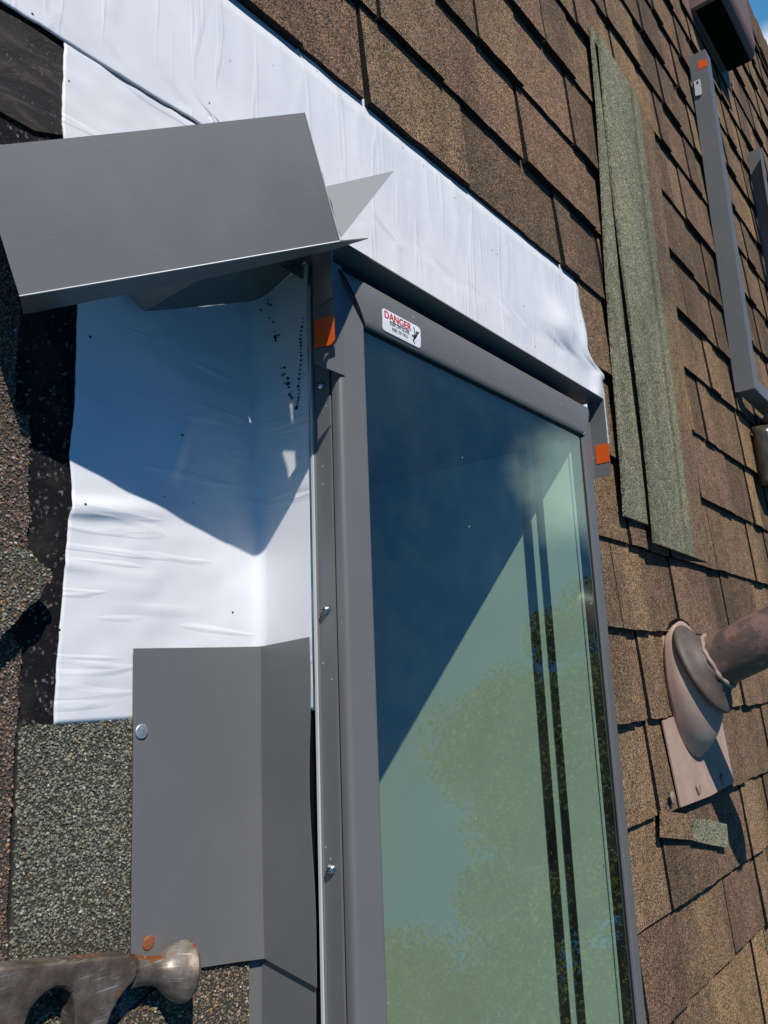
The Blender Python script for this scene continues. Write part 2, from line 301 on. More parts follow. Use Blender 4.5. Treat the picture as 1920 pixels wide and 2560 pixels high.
def steel_fn(nt, b, L):
    n = nnoise(nt, 28, 6, .7); r = ramp(nt, [(.32, (.055, .040, .030)), (.47, (.14, .108, .083)), (.60, (.24, .20, .165)), (.78, (.47, .44, .40))]); L(n.outputs['Fac'], r.inputs[0])
    n1 = nnoise(nt, 45, 3, .6); r1 = ramp(nt, [(.60, (0,)*3), (.67, (1,)*3)]); L(n1.outputs['Fac'], r1.inputs[0])
    
    c = mixc(nt, 'MIX', r1.outputs[0], r.outputs[0], (.30, .10, .025))
    tcs = N(nt, 'ShaderNodeTexCoord'); mps = N(nt, 'ShaderNodeMapping'); mps.inputs['Rotation'].default_value = (0, 0, -.95); mps.inputs['Scale'].default_value = (40, 900, 40); L(tcs.outputs['Object'], mps.inputs[0])
    ns = N(nt, 'ShaderNodeTexNoise'); ns.inputs['Scale'].default_value = 1; ns.inputs['Detail'].default_value = 2; L(mps.outputs[0], ns.inputs['Vector'])
    rs = ramp(nt, [(.60, (0,)*3), (.68, (.75,)*3)]); L(ns.outputs['Fac'], rs.inputs[0]); nm = nnoise(nt, 30, 3); rm = ramp(nt, [(.45, (0,)*3), (.6, (1,)*3)]); L(nm.outputs['Fac'], rm.inputs[0])
    ml = N(nt, 'ShaderNodeMath', operation='MULTIPLY'); L(rs.outputs[0], ml.inputs[0]); L(rm.outputs[0], ml.inputs[1]); c = mixc(nt, 'MIX', ml.outputs[0], c, (.62, .58, .54)); L(c, b.inputs['Base Color'])
    sc = nnoise(nt, 160, 5, .7); rr = ramp(nt, [(.3, (.36,)*3), (.7, (.62,)*3)]); L(sc.outputs['Fac'], rr.inputs[0]); L(rr.outputs[0], b.inputs['Roughness'])
    bump(nt, b, sc.outputs['Fac'], .25, .0012)
M['hammer'] = mat('worn rusty forged steel', rough=.38, metal=.5, fn=steel_fn)
M['hood'] = mat('mauve brown painted vent', (.17, .105, .085), .5)
M['plate'] = mat('pale plastic tag', (.55, .55, .52), .45)
M['tan'] = mat('tan siding', (.5, .42, .32), .7)
M['board'] = mat('dark deck boards', (.03, .026, .022), .9)
def tan_fn(nt, b, L):
    n = nnoise(nt, 20, 5, .6, (1, .3, 1)); r = ramp(nt, [(.4, (.03, .027, .02)), (.55, (.09, .075, .05)), (.68, (.32, .22, .13))]); L(n.outputs['Fac'], r.inputs[0]); L(r.outputs[0], b.inputs['Base Color'])
M['streaked'] = mat('dark glossy streaked plastic', rough=.25, fn=tan_fn)
def grass_fn(nt, b, L):
    n = nnoise(nt, .8, 6, .7); r = ramp(nt, [(.3, (.03, .06, .015)), (.7, (.07, .12, .03))]); L(n.outputs['Fac'], r.inputs[0]); L(r.outputs[0], b.inputs['Base Color'])
M['grass'] = mat('lawn', rough=.9, fn=grass_fn)
def bark_fn(nt, b, L):
    n = nnoise(nt, 6, 5, .6, (1, 1, .3)); r = ramp(nt, [(.3, (.05, .035, .025)), (.7, (.14, .10, .07))]); L(n.outputs['Fac'], r.inputs[0]); L(r.outputs[0], b.inputs['Base Color'])
M['bark'] = mat('bark', rough=.9, fn=bark_fn)
def leaf_fn(nt, b, L):
    at = N(nt, 'ShaderNodeAttribute', attribute_name='tone'); L(at.outputs['Color'], b.inputs['Base Color'])
M['leaf'] = mat('leaves', rough=.85, spec=.1, fn=leaf_fn)

# ------------------------------------------------------------------ setting: ground and house
def struct(o): o['kind'] = 'structure'; return o
g = bpy.data.objects.new('ground', mesh_from('ground', [(-300, -300, 0), (300, -300, 0), (300, 300, 0), (-300, 300, 0)], [(0, 1, 2, 3)], M['grass'])); COL.objects.link(g); struct(g)

BROWN = np.array([.225, .156, .097]); DARK = np.array([.158, .110, .074]); TAN = np.array([.282, .192, .108]); RED = np.array([.208, .136, .092])
GREEN = np.array([.235, .232, .160])
def btone():
    r = random.random(); c = BROWN if r < .4 else DARK if r < .62 else TAN if r < .82 else RED
    return tuple(c*random.uniform(.88, 1.14))
VK = [-2.2+.1427*i for i in range(12)]
VK = [v for v in VK if v < -.52] + [-.476, -.345, -.207, -.065, .0748, .2136, .36, .508, .6555, .79, .931, 1.088, 1.24, 1.378]
while VK[-1] < 2.56: VK.append(VK[-1]+.1426)
VTOP = 2.665
U0, U1 = -3.2, 7.0
# cut-outs between the tabs read off the photo: (x, y) in full pixels, sorted into courses by their v
cut_px = [(1155, 365), (1387, 577), (1091, 90), (1291, 286), (1470, 490), (1288, 110), (1416, 265), (1344, 35), (1585, 110),
          (1679, 1475), (1771, 1500), (1806, 1500), (1880, 1490), (1571, 1675), (1599, 1690), (1845, 1720), (1623, 1935), (1844, 1850), (1909, 1830),
          (1655, 2150), (1776, 2090), (1857, 2040), (1890, 2017), (1696, 2365), (1817, 2280), (1891, 2210), (1784, 2495), (1886, 2430),
          (1560, 1326), (1770, 1330), (1868, 1240), (1868, 1350), (1815, 1190), (1840, 1060), (1760, 900), (1870, 930), (1720, 640), (1775, 560), (1710, 380), (1650, 250)]
cuts = {}
for x, y in cut_px:
    p = P(x, y); k = max(i for i, v in enumerate(VK) if v <= p[1]); cuts.setdefault(k, []).append(p[0])
def zone(v0, v1):                                                  # where this course is in place (cut back round the skylight)
    vm = (v0+v1)/2
    if vm > .6555-.02: return [(U0, U1)]
    if vm > .50: return [(U0, .02), (1.166, U1)]
    if vm > .36: return [(U0, .05), (1.205, U1)]
    if vm > -.80: return [(U0, .05), (.945, U1)]
    return [(U0, U1)]
def shingle_courses():
    mb = MB(); TB, TL = .0052, .0040
    for k, v0 in enumerate(VK):
        v1 = VK[k+1] if k+1 < len(VK) else VTOP
        for a, b in zone(v0, v1):
            us = [a]; fixed = sorted(c for c in cuts.get(k, []) if a < c < b); u = a
            fi = 0
            while u < b:
                step = random.uniform(.06, .15)
                nu = u+step
                if fixed and fixed[0]-.12 < nu < fixed[-1]+.10:
                    nxt = [c for c in fixed if c > u+.012]
                    if nxt: nu = nxt[0] if nxt[0]-u < .30 else u+min(step, (nxt[0]-u)/2)
                u = nu; us.append(min(u, b))
            def zt(v, extra): return (TB+.0022)*(1-(v-v0)/(v1-v0))*1.0 - .0006 + extra*(1-(v-v0)/(v1-v0)*.25)
            hi = random.random() < .5
            for s0, s1 in zip(us[:-1], us[1:]):
                if s1-s0 < .004: continue
                ex = TL if hi else 0.; hi = not hi if random.random() < .9 else hi
                gap = random.uniform(.0026, .0046); x0, x1 = s0+gap*.5, s1-gap*.5
                if ex and x1-x0 > .04: sk = random.uniform(-.005, .005)
                else: sk = 0
                n = max(2, int((x1-x0)/.02)) if (v0 > -.6 and v0 < 1.6 and x1 < 4.) else 2
                jv = [random.uniform(-.0012, .0012) for _ in range(n+1)]
                ls = random.uniform(-.0016, .0016); ve = v1+.018
                bl = [(x0+(x1-x0)*i/n + (sk if i in (0,) else 0), v0+jv[i]+ls, 0) for i in range(n+1)]
                tl = [(x0+(x1-x0)*i/n, ve, 0) for i in range(n+1)]
                V = []
                for p in bl: V.append((p[0], p[1], zt(p[1], ex)+random.uniform(-.0003, .0003)))
                for p in tl: V.append((p[0], p[1], zt(ve, ex)-.0015))
                for p in bl: V.append((p[0], p[1], -.004))
                for p in tl: V.append((p[0], p[1], -.004))
                m = n+1; F = []
                for i in range(n):
                    F.append((i, i+1, m+i+1, m+i)); F.append((2*m+i, 2*m+i+1, i+1, i))
                F.append((2*m, 0, m, 3*m)); F.append((n, 2*m+n, 3*m+n, m+n))
                t = btone(); dk_ = (.016, .014, .012); tt = [t, dk_]*n+[dk_, dk_]
                mb.add(V, F, tt)
    return mb
house = thing('house', 'house with a brown laminated asphalt shingle roof, seen close on its sunny slope', 'house', (0, 0, 0))
ppart('shingle_courses', house, shingle_courses(), M['shingle'], tone=True)
dk = MB()                                                           # boards under the shingles, with the skylight opening left free
for a, b in (((U0, -2.2, -.03), (.47, 2.66, -.0045)), ((.91, -2.2, -.03), (U1, 2.66, -.0045)), ((.47, .35, -.03), (.91, 2.66, -.0045)), ((.47, -2.2, -.03), (.91, -.78, -.0045))): dk.box(a, b)
ppart('roof_deck', house, dk, M['board'])
cp = MB(); u = U0                                                   # ridge caps, overlapping along the ridge
back = np.array([0, -math.cos(2*PITCH), -math.sin(2*PITCH)])*-1     # down the far slope, in the roof frame
back = np.array([0, math.cos(2*PITCH), -math.sin(2*PITCH)])
while u < U1:
    w = .30; t = btone(); z0 = .012; top = np.array([0, 2.675, .014]); n0 = np.array([0, 0, 1.]); 
    for d, sgn in ((np.array([0, -1., 0]), 1), (back, -1)):
        V = [top+np.array([u, 0, .006]), top+np.array([u+w, 0, -.001]), top+np.array([u+w, 0, -.001])+d*.135+np.array([0, 0, -.003]), top+np.array([u, 0, .006])+d*.135+np.array([0, 0, -.001])]
        cp.prism(V, .007, tone=t)
    u += .143
ppart('ridge_cap', house, cp, M['shingle'], tone=True)
bs = MB(); e0 = np.array([0, 2.68, -.004]); bs.prism([e0+np.array([U0, 0, 0]), e0+np.array([U1, 0, 0]), e0+np.array([U1, 0, 0])+back*4.9, e0+np.array([U0, 0, 0])+back*4.9], .03, tone=tuple(BROWN))
ppart('rear_slope', house, bs, M['shingle'], tone=True)
wb = MB(); Minv = M4.inverted()
def wroof(x, y, z): return tuple(Minv @ Vector((x, y, z)))
ye, yr = -1.75, 2.68*math.cos(PITCH); yb = 2*yr-ye; zr = ROOF_Z+2.66*math.sin(PITCH)-.08; ze = ROOF_Z-1.9*math.sin(PITCH)-.08
for x0, x1 in ((U0+.25, U0+.4), (U1-.4, U1-.25)):
    pts = [(ye, 0), (yb, 0), (yb, ze), (yr, zr), (ye, ze)]
    wb.loft([[wroof(x0, y, z) for y, z in pts], [wroof(x1, y, z) for y, z in pts]])
for y0, y1 in ((ye, ye+.15), (yb-.15, yb)):
    wb.loft([[wroof(U0+.4, y0, 0), wroof(U0+.4, y1, 0), wroof(U0+.4, y1, ze-.06), wroof(U0+.4, y0, ze-.06)], [wroof(U1-.4, y0, 0), wroof(U1-.4, y1, 0), wroof(U1-.4, y1, ze-.06), wroof(U1-.4, y0, ze-.06)]])
ppart('wall', house, wb, M['tan'])

# ------------------------------------------------------------------ near shingles with real granules
def inpoly(x, y, poly):
    n = len(poly); r = np.zeros(len(x), bool); j = n-1
    for i in range(n):
        xi, yi = poly[i][0], poly[i][1]; xj, yj = poly[j][0], poly[j][1]
        if yi != yj: r ^= ((yi > y) != (yj > y)) & (x < (xj-xi)*(y-yi)/(yj-yi)+xi)
        j = i
    return r
ICO_V = np.array([(-.53, 0, .85), (.53, 0, .85), (-.53, 0, -.85), (.53, 0, -.85), (0, .85, .53), (0, .85, -.53), (0, -.85, .53), (0, -.85, -.53), (.85, .53, 0), (-.85, .53, 0), (.85, -.53, 0), (-.85, -.53, 0)])
ICO_F = np.array([(0, 4, 1), (0, 9, 4), (9, 5, 4), (4, 5, 8), (4, 8, 1), (8, 10, 1), (8, 3, 10), (5, 3, 8), (5, 2, 3), (2, 7, 3), (7, 10, 3), (7, 6, 10), (7, 11, 6), (11, 0, 6), (0, 1, 6), (6, 1, 10), (9, 0, 11), (9, 11, 2), (9, 2, 5), (7, 2, 11)])[:, ::-1]
def granules(poly, zf, pal, size=.00090, dens=470000, clip=None):
    poly = np.asarray(poly); x0, y0 = poly[:, 0].min(), poly[:, 1].min(); x1, y1 = poly[:, 0].max(), poly[:, 1].max()
    n = int((x1-x0)*(y1-y0)*dens); x = rng.uniform(x0, x1, n); y = rng.uniform(y0, y1, n)
    k = inpoly(x, y, poly)
    if clip is not None: k &= clip(x, y)
    x, y = x[k], y[k]; n = len(x)
    sc = size*rng.uniform(.55, 1.25, (n, 1, 1))*np.stack([rng.uniform(.7, 1.35, n), rng.uniform(.7, 1.2, n), rng.uniform(.5, .8, n)], 1)[:, None, :]
    v = ICO_V[None]*(1+rng.uniform(-.28, .28, (n, 12, 1)))*sc; a = rng.uniform(0, 6.28, n); ca, sa = np.cos(a)[:, None], np.sin(a)[:, None]
    V = np.stack([v[..., 0]*ca-v[..., 1]*sa, v[..., 0]*sa+v[..., 1]*ca, v[..., 2]], -1)
    tl = rng.uniform(-.5, .5, (n, 2)); V[..., 2] += V[..., 0]*tl[:, :1]+V[..., 1]*tl[:, 1:]
    V += np.stack([x, y, zf(x, y)+rng.uniform(-.0001, .0005, n)], -1)[:, None]
    F = (ICO_F[None]+(np.arange(n)*12)[:, None, None]).reshape(-1, 3)
    cols = pal(x, y, n); return V.reshape(-1, 3), F, np.repeat(cols, 20, axis=0)
def palette(base, orange=.04, white=.04, grad=None):
    base = np.array(base)
    def f(x, y, n):
        c = base[rng.integers(0, len(base), n)]*rng.uniform(.6, 1.35, (n, 1))
        if grad is not None: c = grad(x, y, c)
        o = rng.random(n); c[o < orange] = np.array((.36, .20, .07))*rng.uniform(.7, 1.2, ((o < orange).sum(), 1)); w = o > 1-white; c[w] = np.array((.42, .40, .34))*rng.uniform(.7, 1.1, (w.sum(), 1)); return c
    return f
GREY_G = [(.195, .195, .130), (.145, .148, .10), (.24, .24, .175), (.10, .10, .072), (.175, .18, .13)]
BRN_G = [(.17, .115, .08), (.13, .085, .062), (.22, .15, .105), (.10, .07, .055), (.19, .125, .10)]
MIX_G = [(.17, .13, .085), (.13, .105, .075), (.22, .165, .11), (.09, .07, .05)]
def near_shingle(name, poly, z, th, pal, label=None, parent=None, tone=(.05, .045, .035), zf=None, clip=None, size=.00090, dens=470000):
    poly = np.asarray(poly, float); zf = zf or (lambda x, y: np.full_like(x, z))
    top = np.c_[poly[:, :2], zf(poly[:, 0], poly[:, 1])]
    mb = MB().prism(top, th, tone=tone); gv, gf, gc = granules(poly, zf, pal, size, dens, clip)
    b = len(mb.V); V = np.r_[np.array(mb.V), gv]; F = list(mb.F)+[tuple(f) for f in (gf+b)]; T = np.r_[np.array(mb.T), gc]
    if parent is not None: return part(name, parent, V, F, M['granule'], T)
    return solo(name, label[0], label[1], V, F, M['granule'], None, T)
def wob(pts, n=6, a=.0012):                                        # subdivide a polyline and roughen it
    out = []
    for p, q in zip(pts[:-1], pts[1:]):
        for i in range(n):
            t = i/n; out.append((p[0]+(q[0]-p[0])*t+(random.uniform(-a, a) if i else 0), p[1]+(q[1]-p[1])*t+(random.uniform(-a, a) if i else 0)))
    return out+[tuple(pts[-1][:2])]
# bare asphalt headlaps left of the membrane
ab = MB().box((.02, -.65, -.0042), (.30, .487, .0006)); ppart('bare_headlap', house, ab, M['asphalt'])
sc = MB().prism([pd(-60, -60, .003), pd(0, 20, .003), pd(60, 52, .003), pd(140, 108, .003), pd(140, 292, .003), pd(75, 282, .003), pd(0, 240, .003), pd(-60, 210, .003)], .002)
ppart('scraped_headlap', house, sc, M['scraped'])
# brown granule strips along the far left
L1p = [P(*q, .004) for q in ((-30, 520), (0, 560), (42, 735), (52, 770), (35, 1010), (44, 1030), (74, 1040), (74, 1150), (70, 1380))]
near_shingle('cut_shingle', [(.10, .40), (.14, .40)]+wob([p[:2] for p in L1p], 5)+[(.225, .06), (.10, .06)], .0040, .0035, palette(BRN_G, .03, .04), parent=house)
near_shingle('cut_shingle', [(.10, .062)]+[(.215, .062)]+wob([P(*q, .003)[:2] for q in ((36, 1590), (54, 1640), (46, 1690), (42, 1815), (22, 2100), (18, 2400))], 5)+[(.10, -.19)], .0026, .0025, palette(BRN_G, .06, .03), parent=house)
# torn tab curling up at the left edge
tp = [P(*q, .016)[:2] for q in ((-60, 1360), (66, 1376), (121, 1436), (98, 1478), (60, 1525), (0, 1590), (-60, 1640))]
near_shingle('torn_tab', wob(tp, 4)+[tp[0]], .016, .0035, palette(MIX_G+GREY_G[:3], .10, .03), parent=house, zf=lambda x, y: .007+np.clip((x-.15)*.13, 0, .02))
# green grey shingle under the step flashing
gp = [pd(*q, .004)[:2] for q in ((42, 1572), (110, 1566), (270, 1552), (300, 1550))]
gpoly = wob(gp, 6, .001)+[(.405, -.012), (.405, -.180), (.352, -.190), (.30, -.215), (.2556, -.215)]
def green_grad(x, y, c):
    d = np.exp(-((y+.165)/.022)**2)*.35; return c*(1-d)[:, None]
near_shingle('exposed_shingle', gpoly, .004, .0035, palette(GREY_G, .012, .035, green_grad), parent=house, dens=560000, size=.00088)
low = [(.2556, -.217), (.30, -.217), (.352, -.192), (.405, -.182), (.437, -.184), (.4372, -.5), (.15, -.5), (.15, -.19)]
near_shingle('exposed_shingle', wob(low, 5, .0008), .0062, .003, palette(MIX_G, .06, .05), parent=house, clip=lambda x, y: y > -.36)
near_shingle('cut_shingle', [(.10, -.19), (.2535, -.19), (.2535, -.36), (.10, -.36)], .004, .003, palette(BRN_G, .10, .03), parent=house)

# ------------------------------------------------------------------ white membrane
def sheet(name, label, u_of, v_of, z_of, nu, nv, th=.0011, m='membrane'):
    V = []; F = []
    for j in range(nv+1):
        for i in range(nu+1):
            s, t = i/nu, j/nv; V.append((u_of(s, t), v_of(s, t), z_of(s, t)))
    n = (nu+1)*(nv+1); idx = lambda i, j: j*(nu+1)+i
    F = [(idx(i, j), idx(i+1, j), idx(i+1, j+1), idx(i, j+1)) for j in range(nv) for i in range(nu)]
    o = solo(name, label, 'roof membrane', V, F, M[m], smooth=True)
    so = o.modifiers.new('thickness', 'SOLIDIFY'); so.thickness = th; so.offset = -1
    return o
def crease(v, c, w, h): return h*math.exp(-((v-c)/w)**2)
def interp(x, xs, ys): return float(np.interp(x, xs, ys))
FOLD = .4515
LEFT_V = [-.0154, .03, .08, .12, .142, .165, .20, .284, .35, .4147, .486]
LEFT_U = [.2748, .2752, .2772, .2785, .2800, .2772, .2795, .2770, .2700, .2584, .2556]
def side_uz(s, t):
    v = -.0154+.5014*t; ul = interp(v, LEFT_V, LEFT_U)+.0008*noise.noise((v*120, 3, 0)); r = .009
    L0 = FOLD-r-ul; L1 = r*math.pi/2; top = .0610+.0016*noise.noise((v*38, 0, 7)); L2 = top-r; tot = L0+L1+L2; d = s*tot
    if d <= L0: u, z = ul+d, .0
    elif d <= L0+L1: a = (d-L0)/r; u, z = FOLD-r+r*math.sin(a), r-r*math.cos(a)
    else: u, z = FOLD, r+(d-L0-L1)
    return u, v, z, d/tot
def side_z(s, t):
    u, v, z, q = side_uz(s, t)
    w = (1-q)**.4 if q > .6 else 1
    b = .0018*noise.noise((u*14, v*14, 1.3))+.0007*noise.noise((u*45, v*60, 4))
    b += crease(v-.10*(u-.28), .128, .006, .0045)*math.exp(-((u-.30)/.04)**2)+crease(v+.05*(u-.28), .088, .0022, .0016)*max(0, 1-(u-.27)/.09)+crease(v, .0625, .0018, .0014)*max(0, 1-abs(u-.35)/.05)+crease(v, .012, .002, .0014)*max(0, 1-(u-.27)/.07)
    b += .0045*math.exp(-((u-.368-.25*(v-.19)**1)/.006)**2-((v-.188)/.022)**2)
    return z+.0042+(b*w if z < .004 else b*.3)
sheet('side_membrane', 'white membrane strip on the left of the skylight, turned up its curb', lambda s, t: side_uz(s, t)[0], lambda s, t: side_uz(s, t)[1], side_z, 90, 150, m='membrane_side')
HT = [0, .05, .10, .15, .60, 1.0]; HU = [1.228, 1.226, 1.234, 1.236, 1.161, 1.159]
def head_u(s, t): return -.35+s*(interp(v_head(s, t), [.36, .466, .49, .4975, .51, .5237, .60, .6478, .67], [1.226, 1.228, 1.222, 1.2352, 1.185, 1.165, 1.158, 1.1594, 1.158])+.002*noise.noise((t*40, 1, 2))+.35)
def v_lo(u): return interp(u, [-.4, .22, .30, .365, .372, .42, 1.3], [.484, .4846, .4856, .4871, .486, .372, .372])+.0012*noise.noise((u*70, 5, 1))
def v_head(s, t): u = -.35+s*1.53; return v_lo(u)+t*(.664-v_lo(u))
def head_z(s, t):
    v = v_head(s, t); u = -.35+s*1.53; z = .0060
    z += .0022*noise.noise((u*9, v*6, 2))+.0007*noise.noise((u*50, v*9, 6))
    for cu, w, h in ((.30, .003, .0012), (.52, .0025, .0010), (.62, .003, .0014), (.70, .002, .001), (.80, .0025, .0012), (.93, .003, .0013)):
        z += h*math.exp(-((u-cu-.012*math.sin(v*30+cu*50))/w)**2)*.8
    z += .012*math.exp(-((u-1.10)/.05)**2-((v-.535)/.035)**2)+.006*math.exp(-((u-1.16-.4*(v-.5))/.02)**2)
    k = max(0, (s_v(v)-.0)); z = z*(1-k)+.0005*k
    return z
def s_v(v): return min(1, max(0, (v-.635)/.018))
sheet('head_membrane', 'long white membrane strip running across the roof above the skylight', head_u, v_head, head_z, 260, 60)
tears = MB()                                                       # torn spots showing the black bitumen on the curb side
def tearblob(x, y, r):
    c = pu(x, y, FOLD-.0016); n = 7
    tears.prism([(c[0], c[1]+r*random.uniform(.5, 1.5)*math.cos(a)*.7, c[2]+.0030+r*random.uniform(.4, 1.3)*math.sin(a)) for a in np.linspace(0, 6.28, n, endpoint=False)], .0006, (1, 0, 0))
for i in range(26):
    t = random.random()**.9; tearblob(interp(t, [0, .4, .7, 1], [572, 592, 604, 634])+random.uniform(-4, 9), 652+t*232+random.uniform(-5, 5), random.uniform(.0006, .0019))
ppart('tear', bpy.data.objects['side_membrane'], tears, M['asphalt'])['kind'] = 'stuff'; tears = MB()
ln = [(648, 690), (642, 735), (644, 770), (639, 820), (638, 860), (634, 890)]
for (x0, y0), (x1, y1) in zip(ln[:-1], ln[1:]):
    for k in range(5): tearblob(x0+(x1-x0)*k/5+random.uniform(-.8, .8), y0+(y1-y0)*k/5, random.uniform(.0008, .0015))
ppart('tear', bpy.data.objects['side_membrane'], tears, M['asphalt'])['kind'] = 'stuff'

# ------------------------------------------------------------------ skylight
UL, UR = .4515, .9335; VB, VH = -.76, .345; ZG = .099
sky = thing('skylight', 'grey framed roof skylight with green tinted glass, its flashing half fitted', 'skylight', (.69, -.2, 0))
fr = MB()
fr.box((UL+.0025, VB, -.02), (UL+.02, VH, .0685)); fr.box((UR-.02, VB, -.02), (UR-.0025, VH, .0685)); fr.box((UL+.0201, VH-.02, -.02), (UR-.0201, VH, .0684)); fr.box((UL+.0201, VB, -.02), (UR-.0201, VB+.02, .0684))
ppart('wooden_frame', sky, fr, M['wood'])
cl = MB()
for sg, ue in ((1, UL), (-1, UR)):
    prof = [(-.0016, .0700), (-.0016, .0716), (0, .0722), (0, .0880), (.012, .0880), (.012, .0700)]
    cl.loft([[(ue+sg*a, v, z) for a, z in prof] for v in (VB, VH-.002)])
cl.box((UL+.0125, VB, .069), (UR-.0125, VB+.012, .088))
cladding = ppart('side_cladding', sky, cl, M['grey'])
edge = MB()
edge.box((UL-.0034, VB, .0692), (UL-.0017, .335, .0712)); ppart('drip_edge', sky, edge, M['plate'])
# sash covers: side profile (offset inward, height) and the bulged head profile
SP = [(.0010, .0900), (.0006, .0950), (.0014, .0976), (.0032, .0990), (.0100, .1001), (.0200, .1016), (.0276, .1028), (.0290, .1024), (.0292, .0990), (.0150, .0935), (.0040, .0900)]
HP = [(.0010, .0900), (.0005, .0945), (.0016, .0986), (.0045, .1012), (.0120, .1034), (.0220, .1047), (.0330, .1048), (.0425, .1040), (.0450, .1028), (.0450, .0990), (.0250, .0945), (.0040, .0900)]
HEADW, SIDEW = .045, .0292
def refine(pf, a, b, n):                                            # smooth resampling of the visible upper curve
    xs = [p[0] for p in pf[a:b]]; zs = [p[1] for p in pf[a:b]]; q = np.linspace(0, 1, n); t = np.linspace(0, 1, len(xs))
    x = np.interp(q, t, xs); z = np.interp(q, t, zs)
    for _ in range(0): x[1:-1] = (x[:-2]+2*x[1:-1]+x[2:])/4; z[1:-1] = (z[:-2]+2*z[1:-1]+z[2:])/4
    return pf[:a]+list(zip(x, z))+pf[b:]
SP = refine(SP, 1, 8, 17); HP = refine(HP, 1, 9, 22)
def mitre_v(a): t = min(1, a/SIDEW); return VH-HEADW*t - .0012
def mitre_u(b): return SIDEW*min(1, b/HEADW)
for sg, ue in ((1, UL), (-1, UR)):
    m = MB().loft([[(ue+sg*a, VB, z) for a, z in SP], [(ue+sg*a, mitre_v(a)-(.004 if sg < 0 else 0), z) for a, z in SP]]); esm(ppart('sash_cover', sky, m, M['grey'], smooth=True))
m = MB(); nseg = 12; rings = []
for k in range(nseg+1):
    t = k/nseg; rings.append([((UL+mitre_u(b))*(1-t)+(UR-mitre_u(b))*t, VH-b, z) for b, z in HP])
esm(ppart('sash_cover', sky, m.loft(rings), M['grey'], smooth=True))
m = MB().loft([[(u, VB+b*.7, z) for b, z in HP] for u in (UL, UR)]); ppart('sash_cover', sky, m, M['grey'])
seal_and_shade = MB(); seal_and_shade.box((UL+.0012, VB, .055), (UL+.0024, .03, .0684))                                                        # first strip paints shade above the flashing; then dark gaskets: between cladding and covers and the seams of the head cover
seal_and_shade.box((UL+.0025, VB, .0880), (UL+.02, VH-.004, .0908)); seal_and_shade.box((UR-.02, VB, .0880), (UR-.0025, VH-.004, .0908))
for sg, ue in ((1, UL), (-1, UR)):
    seal_and_shade.tube([(ue+sg*(mitre_u(b)+.0002), VH-b-.0010, z+.0001) for b, z in HP[1:23]], .0008, 6)
seal_and_shade.box((UL+.026, VH-HEADW-.004, .0968), (UR-.026, VH-HEADW-.0002, .0992)); seal_and_shade.box((UR-.0325, VB, .0968), (UR-.0293, VH-HEADW-.003, .0996))
ppart('gasket_and_shade', sky, seal_and_shade, M['black'])
cap = MB(); rc = [(UR-mitre_u(b)+.0022, VH-b, z+.0012) for b, z in HP[1:23]]
capb = [(UR-mitre_u(b)-.0012+.0102*min(1, b/.02) , VH-b-.0045, z+.0002) for b, z in HP[1:23]]
GI = (UL+.024, UR-.024, VB+.03, VH-.041)                            # glass edges
gl = MB().box((GI[0], GI[2], ZG-.003), (GI[1], GI[3], ZG)); ppart('glass_pane', sky, gl, M['glass'])
sp = MB()
IU0, IU1, IV0, IV1 = .484, .8995, VB+.04, .2955
for a, b in (((IU1, IV0, .0868), (IU1+.012, IV1, ZG-.0035)), ((IU0-.012, IV0, .0868), (IU0, IV1, ZG-.0035)), ((IU0-.012, IV1, .0868), (IU1+.012, IV1+.012, ZG-.0035)), ((IU0-.012, IV0-.012, .0868), (IU1+.012, IV0, ZG-.0035))): sp.box(a, b)
ppart('glass_spacer', sky, sp, M['black'])
zb, zt_ = -.62, .0862
ppart('shaft_lining', sky, MB().box((IU1, IV0, zb), (IU1+.012, IV1, zt_)), M['liner'])
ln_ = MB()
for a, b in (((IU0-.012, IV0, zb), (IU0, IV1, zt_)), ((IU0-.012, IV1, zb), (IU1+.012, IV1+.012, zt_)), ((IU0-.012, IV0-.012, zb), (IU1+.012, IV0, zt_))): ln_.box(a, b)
ppart('shaft_lining', sky, ln_, M['shaded'])
ppart('shaft_floor', sky, MB().box((IU0-.012, IV0-.012, zb-.012), (IU1+.012, IV1+.012, zb-.0001)), M['board'])
gr = MB()
for z0, z1 in ((.0125, .0240), (.0335, .0425)): gr.box((IU1-.0015, IV0, z0), (IU1-.0002, IV1-.0005, z1))
ppart('seal_strip', sky, gr, M['black'])
tl = MB().box((IU1-.0012, IV0, .0838), (IU1-.0002, IV1-.0005, .0862)); ppart('lining_edge', sky, tl, M['sticker'])
# raised head casing with returned ends
CU0, CU1, CV, CZ = .4225, .9605, .3588, .111
hc = MB()
hc.box((CU0, CV, .0), (CU1, CV+.0012, CZ)); hc.box((CU0+.0002, VH+.0012, .060), (CU1-.0002, CV-.0002, .0615))
hc.box((CU1-.0012, .2555, .088), (CU1, CV-.0003, CZ)); hc.box((CU1-.032, .2560, .0880), (CU1-.0013, .352, .0890))
ppart('head_casing', sky, hc, M['grey'])
sb = MB(); ub = CU0
pl = [pu(x/DS, y/DS, ub) for x, y in ((788, 765), (829, 640), (831, 700), (836.5, 900), (790, 905))]
sb.prism([(ub, .2475, .0995), (ub, .2475, .1205), (ub, .3300, .1205), (ub, .352, .1205), (ub, .352, .0995)], .0012, (1, 0, 0))
sb.box((ub+.0013, .2480, .0995), (UL+.006, .345, .1003))
lb = ppart('casing_return', sky, sb, M['grey'])
sb2 = MB().prism([(ub-.0016, .2930, .1015), (ub-.0016, .2965, .1212), (ub-.0016, .352, .1212)], .0014, (1, 0, 0)); ppart('casing_lap', sky, sb2, M['grey'])
tpe = MB().prism([pu(x*1., y*1., ub-.0022) for x, y in ((679, 691), (721, 680), (723, 743), (680, 752))], .0004, (1, 0, 0)); ppart('tape', sky, tpe, M['tape'])
